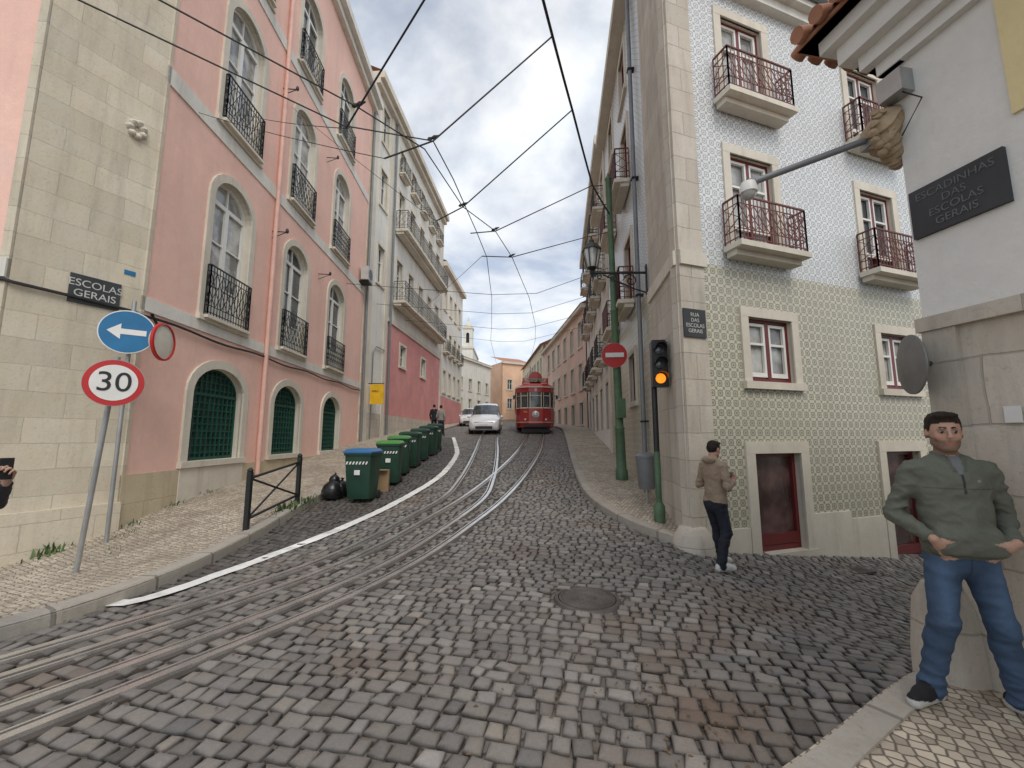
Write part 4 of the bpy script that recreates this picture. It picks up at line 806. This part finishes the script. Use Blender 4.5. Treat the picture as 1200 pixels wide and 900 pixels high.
def van(name,x,y,paint,sc1=1.0):
    z=gz(x,y); z2=gz(x,y+4.5); sl=(z2-z)/4.5; s=Grp(name,(x,y,z))
    st=[(-.02,.62,.42,.62,.55,.68),(.06,.80,.3,.8,.7,.82),(.2,.88,.24,.88,.74,.93),(.55,.93,.22,.95,.74,1.03),(1.05,.94,.22,1.0,.76,1.13),(1.45,.94,.22,1.04,.74,1.38),(1.95,.94,.22,1.06,.70,1.70),(2.4,.94,.22,1.06,.69,1.78),(3.6,.94,.22,1.06,.69,1.78),(4.5,.93,.24,1.06,.68,1.73),(4.85,.9,.3,1.0,.64,1.45),(4.95,.84,.38,.85,.7,.98)]
    rings=[]
    for (yy,hw,zb,zbelt,rw,zr) in st:
        r_=[(-hw*.9,zb),(-hw,zb+.12),(-hw,zbelt-.05),(-hw*.975,zbelt),(-(rw+.03),zr-.06),(-(rw-.06),zr),(0,zr+.03),(rw-.06,zr),(rw+.03,zr-.06),(hw*.975,zbelt),(hw,zbelt-.05),(hw,zb+.12),(hw*.9,zb)]
        rings.append([(x+a*sc1,y+yy*sc1,z+sl*yy+b_*sc1) for a,b_ in r_])
    n=13; V_=[p for r_ in rings for p in r_]
    body=[];glass=[]
    for i in range(len(rings)-1):
        for j in range(n-1):
            f=(i*n+j,i*n+j+1,(i+1)*n+j+1,(i+1)*n+j)
            if (4<=i<=5 and 4<=j<=7) or (5<=i<=8 and j in (3,8)) or (i==9 and 4<=j<=7): glass.append(f)
            else: body.append(f)
        body.append((i*n+n-1,i*n,(i+1)*n,(i+1)*n+n-1))
    body+= [tuple(range(n))[::-1],tuple((len(rings)-1)*n+j for j in range(n))]
    s.add('body',paint,V_,body,None,True); s.add('windows',M['glass'],V_,glass,None,True)
    def q(a,yy,h): return (x+a*sc1,y+yy*sc1,z+h*sc1)
    s.box('grille',M['black'],Fr(x-.5*sc1,y,1,0,1,z),0,1.0*sc1,.34*sc1,.5*sc1,-.1,.03); s.box('upper_grille',M['black'],Fr(x-.55*sc1,y+.03,1,0,1,z),0,1.1*sc1,.68*sc1,.74*sc1,-.1,.035); s.box('number_plate',M['signwhite'],Fr(x-.26*sc1,y,1,0,1,z),0,.52*sc1,.52*sc1,.63*sc1,-.02,.035)
    for sx in (-1,1):
        s.add('headlights',M['glass'],[q(sx*.5,.03,.68),q(sx*.83,.12,.70),q(sx*.9,.27,.88),q(sx*.82,.19,.9),q(sx*.5,.07,.80)],[(0,1,2,3,4)]); s.lathe('fog_light',M['lampglass'],q(sx*.68,.05,.42),(0,-1,0),[(.06,0),(.05,.02)],12)
        s.lathe('mirror',paint,q(sx*1.03,1.35,1.12),(1,0,0),[(.02,-.1),(.08,-.06),(.09,.03),(.03,.09)],10); s.tube('a_pillar',paint,[q(sx*.79,1.05,1.1),q(sx*.73,1.95,1.68)],.035,6)
        for yy in (.85,3.95):
            s.lathe('tyre',M['rubber'],q(sx*.83,yy,.33),(sx,0,0),[(.2,-.1),(.33,-.08),(.335,.08),(.29,.12),(.2,.12)],22); s.lathe('rim',M['steel'],q(sx*.83,yy,.33),(sx,0,0),[(.2,0),(.2,.125),(.05,.11),(.01,.13)],14)
    s.tube('wiper',M['black'],[q(-.5,1.12,1.19),q(.1,1.2,1.27)],.01,4)
    s.finish()
van("white_van",-1.65,24.6,M['carwhite']); van("parked_car",-3.75,36,M['carwhite'],.85)

# =============================================================== PEOPLE (implicit-surface bodies)
def smin(a,b_,k):
    h=np.clip(.5+.5*(b_-a)/k,0,1); return b_*(1-h)+a*h-k*h*(1-h)
class Body:
    def __init__(s): s.pr=[]
    def cap(s,a,b_,ra,rb,lab,k=.03,fl=(1,1,1),grp=0): s.pr.append(dict(t='c',a=np.array(a,float),b=np.array(b_,float),ra=ra,rb=rb,lab=lab,k=k,fl=np.array(fl,float),grp=grp))
    def ell(s,c,r,lab,k=.03,R=None,grp=0,sub=False): s.pr.append(dict(t='e',a=np.array(c,float),r=np.array(r,float),lab=lab,k=k,R=np.eye(3) if R is None else R,grp=grp,sub=sub))
    @staticmethod
    def d(p,P):
        if p['t']=='c':
            f=p['fl']; q=(P-p['a'])*f; ba=(p['b']-p['a'])*f; h=np.clip((q@ba)/max(1e-9,ba@ba),0,1)
            return (np.linalg.norm(q-h[...,None]*ba,axis=-1)-(p['ra']+(p['rb']-p['ra'])*h))/f.max()
        q=(P-p['a'])@p['R']; r=p['r']; k0=np.linalg.norm(q/r,axis=-1); k1=np.linalg.norm(q/(r*r),axis=-1)+1e-9
        return k0*(k0-1)/k1
    def mesh(s,h):
        lo=np.array([9.,9,9]);hi=-lo
        for p in s.pr:
            if p.get('sub'): continue
            if p['t']=='c': R_=max(p['ra'],p['rb'])/p['fl'].min(); l=np.minimum(p['a'],p['b'])-R_; u=np.maximum(p['a'],p['b'])+R_
            else: R_=p['r'].max(); l=p['a']-R_;u=p['a']+R_
            p['lo'],p['hi']=l,u; lo=np.minimum(lo,l);hi=np.maximum(hi,u)
        lo-=.05;hi+=.05; N=np.ceil((hi-lo)/h).astype(int)+1; grs=sorted(set(p['grp'] for p in s.pr)); tot=None
        for gr in grs:
            F=np.full(N,.5,np.float32)
            for p in s.pr:
                if p['grp']!=gr: continue
                if p.get('sub'): l=p['a']-p['r'].max();u=p['a']+p['r'].max()
                else: l,u=p['lo'],p['hi']
                i0=np.maximum(0,((l-.06-lo)/h).astype(int)); i1=np.minimum(N,((u+.06-lo)/h).astype(int)+2)
                ax_=[lo[a]+h*np.arange(i0[a],i1[a]) for a in range(3)]; P=np.stack(np.meshgrid(*ax_,indexing='ij'),-1); D=Body.d(p,P).astype(np.float32); sl=tuple(slice(i0[a],i1[a]) for a in range(3))
                F[sl]=smin(F[sl],D,p['k']) if not p.get('sub') else -smin(-F[sl],D,p['k'])
            tot=F if tot is None else np.minimum(tot,F)
        F=tot; nx,ny,nz=F.shape; acc=np.zeros((nx-1,ny-1,nz-1,3),np.float32); cnt=np.zeros((nx-1,ny-1,nz-1),np.float32); I=F<0
        def sub(A,o): return A[o[0]:o[0]+nx-1,o[1]:o[1]+ny-1,o[2]:o[2]+nz-1]
        for a in range(3):
            for u in (0,1):
                for v_ in (0,1):
                    o0=[0,0,0]; oth=[x for x in range(3) if x!=a]; o0[oth[0]]=u;o0[oth[1]]=v_; o1=list(o0);o1[a]=1
                    fa=sub(F,o0);fb=sub(F,o1); cr=(fa<0)!=(fb<0); t=np.where(cr,fa/np.where(cr,fa-fb,1),0)
                    for c in range(3): acc[...,c]+=np.where(cr,o0[c]+(t if c==a else 0),0)
                    cnt+=cr
        m=cnt>0; ix=np.full(m.shape,-1); ix[m]=np.arange(m.sum()); ijk=np.argwhere(m); V=(acc[m]/cnt[m][:,None]+ijk)*h+lo
        faces=[]
        for a in range(3):
            o=[x for x in range(3) if x!=a]
            s0=[slice(1,-1)]*3; s0[a]=slice(0,-1); s1=[slice(1,-1)]*3; s1[a]=slice(1,None)
            A=I[tuple(s0)];B_=I[tuple(s1)]
            E=np.argwhere(A!=B_)
            if len(E)==0: continue
            base=E.copy(); base[:,o[0]]+=1; base[:,o[1]]+=1
            fl=A[tuple(E.T)]
            def cid(du,dv):
                q=base.copy(); q[:,o[0]]+=du; q[:,o[1]]+=dv; return ix[tuple(q.T)]
            Q=np.stack([cid(-1,-1),cid(0,-1),cid(0,0),cid(-1,0)],-1)
            flip=fl if a!=1 else ~fl
            Q=np.where(flip[:,None],Q,Q[:,::-1]); faces.append(Q)
        Fc=np.concatenate(faces); Fc=Fc[(Fc>=0).all(1)]
        best=np.full(len(V),9.);lab=np.empty(len(V),object)
        for p in s.pr:
            if p.get('sub'): continue
            dd=Body.d(p,V); k=dd<best; best[k]=dd[k]; lab[k]=p['lab']
        return V,Fc,lab
def hand(B,w,fd,pn,side,curl,lab='skin',grp=1,sc_=1.0,th=.5):
    w=Vector(w);fd=Vector(fd).normalized();pn=Vector(pn); pn=(pn-fd*pn.dot(fd)).normalized(); ac=fd.cross(pn).normalized()*side
    B.cap(w-fd*.02,w+fd*.03,.026,.024,lab,.02,grp=grp)
    for i,(o,l,kn) in enumerate(((.031,.95,.088),(.011,1.05,.094),(-.010,.98,.09),(-.03,.78,.082))):
        k0=w+(ac*o+fd*kn)*sc_; B.cap(w+ac*o*.5+fd*.02,k0,.015,.0115,lab,.012,grp=grp)
        p=k0; ang_=0
        for j,(ln,r) in enumerate(((.043,.0095),(.027,.0085),(.021,.0075))):
            ang_+=curl*(.8 if j==0 else 1.0)*(1+.06*i); d=(fd*math.cos(ang_)+pn*math.sin(ang_)).normalized()
            q=p+d*ln*l*sc_; B.cap(p,q,r,r*.93,lab,.004,grp=grp+1+i%2); p=q
    t0=w+fd*.025+ac*.02; d=(fd*.62+ac*.65+pn*th).normalized(); t1=t0+d*.045; d2=(fd*.9+ac*.2+pn*th).normalized(); t2=t1+d2*.034; t3=t2+(d2+fd*.2).normalized()*.026
    B.cap(t0,t1,.017,.012,lab,.014,grp=grp); B.cap(t1,t2,.0115,.0105,lab,.006,grp=grp); B.cap(t2,t3,.0105,.009,lab,.005,grp=grp)
def person(name,loc,yaw,P,h=.008,scale=1.0):
    B=Body(); g_=P.get; W=P.get('w',1.0)
    B.ell((0,.0,1.29),(.185*W,.118,.215),'top',.05); B.ell((0,-.005,1.06),(.165*W,.12,.17),'top',.06); B.cap((-.14*W,.005,1.41),(.14*W,.005,1.41),.062,.062,'top',.05)
    B.cap((-.085*W,.0,.945),(.085*W,.0,.945),.098,.098,'top',.03); B.cap((-.05,.015,1.465),(.05,.015,1.465),.048,.048,'top',.04)
    B.ell((0,.012,.86),(.148,.105,.11),'pants',.03)
    for sd,s_ in ((-1,'r'),(1,'l')):
        hp=(sd*.085,.01,.88); kn=g_('knee_'+s_); an=g_('ankle_'+s_); toe=np.array(g_('toe_'+s_),float); toe/=np.linalg.norm(toe)
        B.cap(hp,kn,.09,.066,'pants',.035); km=np.array(kn)*.72+np.array(an)*.28+np.array((0,.018,0)); B.cap(kn,km,.064,.063,'pants',.03); B.cap(km,an,.063,.056,'pants',.03)
        a=np.array(an,float); B.cap(a+(0,0,.01),a+np.array((0,0,-.02)),.058,.061,'pants',.015)
        z0=a[2]-.075; heel=np.array((a[0],a[1],0))-toe*.045; tip=np.array((a[0],a[1],0))+toe*.175; ballp=np.array((a[0],a[1],0))+toe*.1
        heel[2]=z0+.042;tip[2]=z0+.032;ballp[2]=z0+.04
        B.cap(heel,ballp,.040,.044,'shoe',.02,grp=5); B.cap(ballp,tip,.044,.033,'shoe',.02,grp=5); B.cap(a+(0,0,-.01),np.array((a[0],a[1],z0+.06))+toe*.06,.043,.04,'shoe',.02,grp=5)
        B.cap(heel+(0,0,-.022),tip+np.array((0,0,-.016)),.042,.038,'sole',.008,grp=5)
        sh=(sd*.185*W,.005,1.395); el=g_('elbow_'+s_); wr=g_('wrist_'+s_)
        B.cap(sh,el,.06,.05,'top',.035); w2=np.array(el)+(np.array(wr)-np.array(el))*.93; B.cap(el,w2,.05,.038,'top',.02,grp=20+sd); B.cap(sh,el,.055,.05,'top',.02,grp=20+sd); B.cap(w2,wr,.037,.036,'cuff',.012,grp=20+sd)
        wd=(np.array(wr)-np.array(el)); wd/=np.linalg.norm(wd); B.cap(w2,np.array(wr)+wd*.03,.028,.025,'skin',.01,grp=20+sd)
        hd=g_('hand_'+s_)
        if hd: hand(B,np.array(wr)+wd*.03,hd[0],hd[1],hd[3],hd[2],grp=7 if sd<0 else 11,th=hd[4] if len(hd)>4 else .4)
    for q in P.get('extra',[]): B.cap(*q)
    hs=P.get('hs',1.0)
    hy,hp_=math.radians(P.get('hyaw',0)),math.radians(P.get('hpitch',0)); R=np.array(Matrix.Rotation(hy,3,'Z')@Matrix.Rotation(hp_,3,'X')); piv=np.array((0,.012,1.51))
    H=lambda x,y,z: piv+R@(np.array((x,y,z))-piv)*hs
    B.cap((0,.02,1.42),H(0,.015,1.56),.056,.055,'skin',.02)
    def E(c,r,lab,k=.02,sub=False): B.ell(H(*c),np.array(r)*hs,lab,k,R,grp=3,sub=sub)
    def HC(a,b_,ra,rb,lab,k): B.cap(H(*a),H(*b_),ra*hs,rb*hs,lab,k,grp=3)
    E((0,.012,1.655),(.073,.092,.092),'skin'); E((0,-.03,1.585),(.054,.056,.064),'skin',.03); E((0,-.070,1.544),(.024,.019,.018),'skin',.022)
    for sx in (-1,1): HC((sx*.05,.0,1.575),(sx*.018,-.06,1.545),.018,.016,'skin',.025); E((sx*.038,-.060,1.612),(.02,.018,.018),'skin',.02)
    HC((-.028,-.077,1.664),(.028,-.077,1.664),.009,.009,'skin',.014)
    for sx in (-1,1): E((sx*.030,-.094,1.645),(.014,.013,.010),'skin',.01,True)
    HC((0,-.082,1.655),(0,-.108,1.613),.007,.0105,'skin',.008); E((0,-.101,1.608),(.0165,.010,.0085),'skin',.006)
    HC((-.019,-.083,1.578),(.019,-.083,1.578),.0045,.0045,'lip',.006); HC((-.014,-.083,1.570),(.014,-.083,1.570),.005,.005,'lip',.006)
    for sx in (-1,1):
        E((sx*.030,-.0815,1.645),(.0125,.0105,.0085),'eye',.003); E((sx*.077,.012,1.628),(.010,.017,.030),'skin',.008); HC((sx*.015,-.0885,1.667),(sx*.045,-.0795,1.669),.0042,.003,'hair',.004)
    if P.get('hair','short')=='short':
        E((0,.018,1.705),(.077,.090,.060),'hair',.010); E((0,.045,1.655),(.077,.068,.078),'hair',.015); E((0,-.040,1.738),(.058,.044,.022),'hair',.015)
        for sx in (-1,1): E((sx*.068,.002,1.675),(.010,.03,.035),'hair',.008)
    if P.get('long'): E((0,.07,1.58),(.085,.05,.15),'hair',.03)
    if P.get('hood'): E((0,.085,1.47),(.11,.06,.055),'top',.03); B.cap((-.07,.03,1.48),(-.03,-.05,1.44),.028,.02,'top',.02); B.cap((.07,.03,1.48),(.03,-.05,1.44),.028,.02,'top',.02)
    if P.get('collar'):
        for k in range(12):
            a0=math.radians(-55+290*k/12); a1=math.radians(-55+290*(k+1)/12)
            q=lambda a:(.066*math.cos(a),.014+.064*math.sin(a),1.497+.022*math.sin(a)); B.cap(q(a0),q(a1),.014,.014,'collar',.006,grp=4)
            q2=lambda a:(.076*math.cos(a),.014+.074*math.sin(a),1.472+.022*math.sin(a)); B.cap(q2(a0),q2(a1),.014,.014,'collar',.01,grp=4)
        for sx in (-1,1): B.cap((sx*.045,-.045,1.478),(sx*.024,-.1,1.405),.018,.008,'collar',.01,grp=4)
    V,Fc,lab=B.mesh(h)
    me=bpy.data.meshes.new(name+"_body"); me.from_pydata(V.tolist(),[],Fc.tolist()); me.update()
    nr=np.empty(len(V)*3,np.float32); me.vertices.foreach_get("normal",nr); nr=nr.reshape(-1,3)
    c=P['col']; C=np.zeros((len(V),3)); hl=((V-piv)@R)/hs+piv
    am=P.get('wr',.007); disp=np.zeros(len(V)); top=np.array(c['top'])
    for i,(v_,l) in enumerate(zip(V,lab)):
        x,y,z=v_
        if l in('top','collar','cuff'):
            C[i]=top; ar=1.0 if abs(x)>.2 else .55
            nse=mnoise.noise(Vector((x*8+z*6,y*8,z*15-x*6))); n2=mnoise.noise(Vector((x*20,y*20,z*34+x*18)))
            f=1.0 if l=='top' else .2; disp[i]=am*f*ar*((1-abs(nse)*2.6)*.9+n2*.5)-am*.3
            if l!='top': C[i]=top*.85
            if 'zip' in P:
                if abs(x)<.006 and y<0 and 1.27<z<1.42: C[i]=(.04,.04,.04)
                if l=='top' and y<-.03 and z>1.385 and abs(x)<.045*(z-1.375)/.1 : C[i]=P['zip']
                if y<-.05 and abs(z-1.30)<.0035: C[i]=top*.6
                if y<-.05 and abs(x-.085)<.008 and abs(z-1.345)<.008: C[i]=(.3,.28,.25)
                if z<.905: C[i]=top*.8
        elif l=='pants':
            nse=mnoise.noise(Vector((x*7,y*7,z*15))); n2=mnoise.noise(Vector((x*20+z*9,y*20,z*34))); low=max(0,1-z/.35)+max(0,1-abs(z-.5)/.1)*.6
            disp[i]=am*(1-abs(nse)*2.4)*(.4+low*.8)+am*.4*n2*(.4+low)
            fd=max(0,1-abs(abs(x)-.14)/.07)*max(0,min(1,(z-.4)/.2)) if y<.02 else 0; C[i]=np.array(c['pants'])*(1+.6*fd+.3*nse)
            if P.get('jeans') and y<0 and abs(x)<.004 and z>.78: C[i]*=.5
        elif l=='skin':
            C[i]=c['skin']
            if z>1.5:
                hx,hyy,hz=hl[i]
                if P.get('beard') and hz<1.62 and hyy<.02:
                    edge=1.598 if abs(hx)<.045 else 1.598+.9*(abs(hx)-.045)
                    b_=P['beard']*min(1,max(0,(edge-hz)/.012)); C[i]=C[i]*(1-b_)+np.array((.06,.04,.028))*b_
                if hyy<-.05 and abs(hz-1.612)<.014 and abs(abs(hx)-.04)<.014: C[i]=C[i]*np.array((1.04,.92,.9))
                if abs(hz-1.648)<.012 and abs(abs(hx)-.03)<.017 and hyy<-.05: C[i]=C[i]*.7
        elif l=='lip': C[i]=np.array(c['skin'])*np.array((.72,.5,.47))
        elif l=='eye':
            hx,hyy,hz=hl[i]; C[i]=(.42,.39,.36) if abs(abs(hx)-.030)>.0062 else (.03,.02,.015)
            if hz>1.6485: C[i]=np.array(c['skin'])*.45
        elif l=='hair':
            C[i]=np.array(c['hair'])*(1+.5*mnoise.noise(Vector((x*90,y*90,z*30)))); disp[i]=.004*mnoise.noise(Vector((x*70,y*70,z*40)))
        elif l=='shoe': C[i]=c['shoe']
        else: C[i]=c['sole']
    V=V+nr*disp[:,None]
    V=V*scale; cy_,sy_=math.cos(yaw),math.sin(yaw); Wv=np.stack([V[:,0]*cy_-V[:,1]*sy_+loc[0],V[:,0]*sy_+V[:,1]*cy_+loc[1],V[:,2]+loc[2]],-1)
    bpy.data.meshes.remove(me); me=bpy.data.meshes.new("body"); me.from_pydata(Wv.tolist(),[],Fc.tolist()); me.polygons.foreach_set("use_smooth",[True]*len(Fc))
    a=me.color_attributes.new("Col",'FLOAT_COLOR','POINT'); a.data.foreach_set("color",np.concatenate([np.clip(C,0,1),np.ones((len(C),1))],1).astype(np.float32).ravel())
    if 'cloth' not in M: M['cloth']=vcmat("clothing_and_skin",.75,160,.35,.003,.3)
    me.materials.append(M['cloth'])
    e=bpy.data.objects.new(name,None); e.location=loc; COL.objects.link(e); o=bpy.data.objects.new("body",me); o.parent=e; o.location=-Vector(loc); COL.objects.link(o)
    def T(p): p=np.array(p,float)*scale; return Vector((p[0]*cy_-p[1]*sy_+loc[0],p[0]*sy_+p[1]*cy_+loc[1],p[2]+loc[2]))
    return e,T
def addbox(parent,T,nm,mat,c,u,v_,w,hu,hv,hw):
    c=Vector(c);u=Vector(u).normalized();v_=Vector(v_).normalized();w=Vector(w).normalized(); vs=[T(c+u*a*hu+v_*b_*hv+w*d*hw) for a in(-1,1) for b_ in(-1,1) for d in(-1,1)]
    me=bpy.data.meshes.new(nm); me.from_pydata([tuple(p) for p in vs],[],[(0,1,3,2),(4,6,7,5),(0,4,5,1),(2,3,7,6),(0,2,6,4),(1,5,7,3)]); me.materials.append(mat); o=bpy.data.objects.new(nm,me); o.parent=parent; o.location=-parent.location; COL.objects.link(o)
    md=o.modifiers.new("b","BEVEL"); md.width=.004; md.segments=2
skin=(.52,.32,.235)
man=dict(w=1.06,hs=1.06,jeans=True,knee_r=(-.14,-.03,.48),ankle_r=(-.225,-.0,.1),toe_r=(-.8,-.6,0),knee_l=(.14,-.03,.48),ankle_l=(.2,.0,.1),toe_l=(.35,-.94,0),
  elbow_r=(-.285,.07,1.115),wrist_r=(-.195,-.115,1.0),hand_r=((.62,.3,-.62),(-.1,.9,.3),.15,1,0.),elbow_l=(.285,.07,1.115),wrist_l=(.19,-.115,1.0),hand_l=((-.62,.32,-.62),(.1,.9,.3),.15,-1,0.),
  extra=[((-.135,-.082,.955),(.135,-.082,.955),.062,.062,'top',.03),((-.11,-.088,1.02),(.11,-.088,1.02),.058,.058,'top',.03),((0,-.085,1.12),(0,-.085,1.0),.055,.055,'top',.04),((-.06,0,1.15),(.06,0,1.15),.115,.115,'top',.04)],
  hyaw=-14,hpitch=2,collar=True,zip=(.18,.19,.2),beard=.6,wr=.011,col=dict(top=(.14,.15,.118),pants=(.05,.085,.145),skin=skin,hair=(.025,.016,.01),shoe=(.018,.018,.02),sole=(.55,.55,.53)))
zf=gz(2.62,2.62)+.112
person("standing_man",(2.67,2.6,zf),-.3,man,.0065,.955)
man2=dict(w=1.0,hood=True,knee_r=(-.10,-.06,.49),ankle_r=(-.11,.07,.1),toe_r=(-.2,-1,0),knee_l=(.10,-.1,.5),ankle_l=(.12,-.17,.1),toe_l=(.25,-1,0),
  elbow_r=(-.27,.04,1.13),wrist_r=(-.12,-.2,1.17),hand_r=((.5,-.6,.3),(.3,.3,.9),.5,1,.4),elbow_l=(.27,.03,1.12),wrist_l=(.13,-.21,1.18),hand_l=((-.45,-.6,.35),(-.3,.3,.9),.5,-1,.4),
  hyaw=8,hpitch=14,wr=.010,col=dict(top=(.34,.26,.185),pants=(.02,.024,.034),skin=skin,hair=(.02,.014,.01),shoe=(.7,.69,.65),sole=(.75,.75,.72)))
e,T=person("man_in_tan_jacket",(2.82,5.95,gz(2.82,5.95)),math.radians(108),man2,.009,.985)
addbox(e,T,"phone",M['black'],(0.02,-.29,1.235),(1,0,0),(0,-.5,.86),(0,.86,.5),.036,.075,.005)
ph=dict(knee_r=(-.1,-.03,.49),ankle_r=(-.12,0,.1),toe_r=(-.2,-1,0),knee_l=(.1,-.03,.49),ankle_l=(.12,0,.1),toe_l=(.2,-1,0),
  elbow_r=(-.25,.02,1.12),wrist_r=(-.2,-.15,.95),hand_r=((0,-.4,-1),(.9,0,0),.4,1),elbow_l=(.24,-.2,1.2),wrist_l=(.14,-.41,1.36),hand_l=((-.15,-.45,.9),(-.8,-.4,-.2),.75,-1,.5),
  hyaw=0,hpitch=5,long=True,col=dict(top=(.05,.05,.06),pants=(.03,.03,.04),skin=skin,hair=(.03,.02,.015),shoe=(.1,.1,.1),sole=(.5,.5,.5)))
e,T=person("woman_with_phone",(-4.09,3.02,gz(-4.09,3.02)),math.radians(82),ph,.008,.98)
addbox(e,T,"phone",M['black'],(.085,-.48,1.47),(1,-.3,0),(0,0,1),(.3,1,0),.037,.078,.005)
wk=lambda t,p:dict(knee_r=(-.09,-.14,.5),ankle_r=(-.09,-.2,.1),toe_r=(0,-1,0),knee_l=(.09,.02,.49),ankle_l=(.09,.2,.12),toe_l=(0,-1,0),elbow_r=(-.24,.08,1.12),wrist_r=(-.24,.02,.88),hand_r=((0,-.2,-1),(.9,0,0),.4,1),elbow_l=(.24,.02,1.12),wrist_l=(.23,-.12,.9),hand_l=((0,-.2,-1),(-.9,0,0),.4,-1),col=dict(top=t,pants=p,skin=skin,hair=(.03,.02,.015),shoe=(.1,.1,.1),sole=(.4,.4,.4)))
person("pedestrian",(-4.0,23.6,gz(-4.0,23.6)),math.radians(170),wk((.3,.28,.26),(.03,.03,.04)),.016); person("pedestrian",(-4.5,24.2,gz(-4.5,24.2)+.11),math.radians(185),wk((.02,.02,.025),(.02,.02,.03)),.016,.95)
wd_=Grp("weeds",(-6.8,6.6,0))
for (x,y,n_,hh) in ((-7.0,6.6,40,.16),(-6.75,7.6,30,.08),(-6.8,8.6,40,.1),(-6.85,9.6,30,.08),(-4.35,8.2,60,.14),(-4.2,8.8,50,.12),(-6.9,11.5,30,.1),(-5.9,6.5,20,.05),(-6.4,7.2,25,.06),(3.0,2.75,12,.06)):
    for i in range(n_):
        px_=x+random.gauss(0,.09);py_=y+random.gauss(0,.14); z=gz(px_,py_)+.1; a=random.uniform(0,6.28); l=hh*random.uniform(.4,1.2); w_=l*.12; dx,dy=math.cos(a),math.sin(a); t=random.uniform(.2,.8)
        wd_.add('leaves',M['weed'],[(px_-dy*w_,py_+dx*w_,z),(px_+dy*w_,py_-dx*w_,z),(px_+dx*l*t*.6+dy*w_,py_+dy*l*t*.6-dx*w_,z+l*.7),(px_+dx*l*t,py_+dy*l*t,z+l)],[(0,1,2,3)])
wd_.finish()
# ================================================================= LIGHT
w=bpy.data.worlds.new("World"); sc.world=w; w.use_nodes=True; nt=w.node_tree; nt.nodes.clear()
SUN_EL=math.radians(50); SUN_AZ=math.radians(158)
out=nt.nodes.new("ShaderNodeOutputWorld"); sky=nt.nodes.new("ShaderNodeTexSky"); sky.sky_type='NISHITA'; sky.sun_disc=False; sky.sun_elevation=SUN_EL; sky.sun_rotation=SUN_AZ
bg1=nt.nodes.new("ShaderNodeBackground"); L(nt,sky.outputs[0],bg1.inputs[0]); bg1.inputs[1].default_value=.15
tc=nt.nodes.new("ShaderNodeTexCoord"); sp=nt.nodes.new("ShaderNodeSeparateXYZ"); L(nt,tc.outputs["Generated"],sp.inputs[0])
zz=math_(nt,'ADD',math_(nt,'MAXIMUM',sp.outputs[2],0),.25); cb_=nt.nodes.new("ShaderNodeCombineXYZ"); L(nt,math_(nt,'DIVIDE',sp.outputs[0],zz),cb_.inputs[0]); L(nt,math_(nt,'DIVIDE',sp.outputs[1],zz),cb_.inputs[1])
cn=noi(nt,cb_.outputs[0],1.6,9,.55,.25); cov=ramp(nt,cn,[(.42,.38),(.58,1)])
cn2=noi(nt,cb_.outputs[0],2.3,8,.55,.2); cc=ramp(nt,cn2,[(.3,(.77,.83,.91)),(.6,(.98,.99,1.0))])
bg2=nt.nodes.new("ShaderNodeBackground"); L(nt,cc,bg2.inputs[0]); bg2.inputs[1].default_value=1.12
mx=nt.nodes.new("ShaderNodeMixShader"); L(nt,cov,mx.inputs[0]); L(nt,bg1.outputs[0],mx.inputs[1]); L(nt,bg2.outputs[0],mx.inputs[2]); L(nt,mx.outputs[0],out.inputs[0])
sd=bpy.data.lights.new("sun","SUN"); sd.energy=1.5; sd.angle=math.radians(25); sd.color=(1,.94,.86); so=bpy.data.objects.new("sun",sd); COL.objects.link(so)
dv=Vector((math.sin(SUN_AZ)*math.cos(SUN_EL),math.cos(SUN_AZ)*math.cos(SUN_EL),math.sin(SUN_EL))); so.rotation_euler=dv.to_track_quat('Z','Y').to_euler()
sc.view_settings.view_transform='Standard'; sc.view_settings.look='None'; sc.view_settings.exposure=0
# ================================================================= CAMERA
cd=bpy.data.cameras.new("camera"); cd.sensor_width=36; cd.lens=490/1200*36; cd.clip_end=2000; cd.clip_start=.05
cam=bpy.data.objects.new("camera",cd); cam.location=(0,0,1.65); cam.rotation_euler=(math.radians(90+7.3),0,0); COL.objects.link(cam); sc.camera=cam
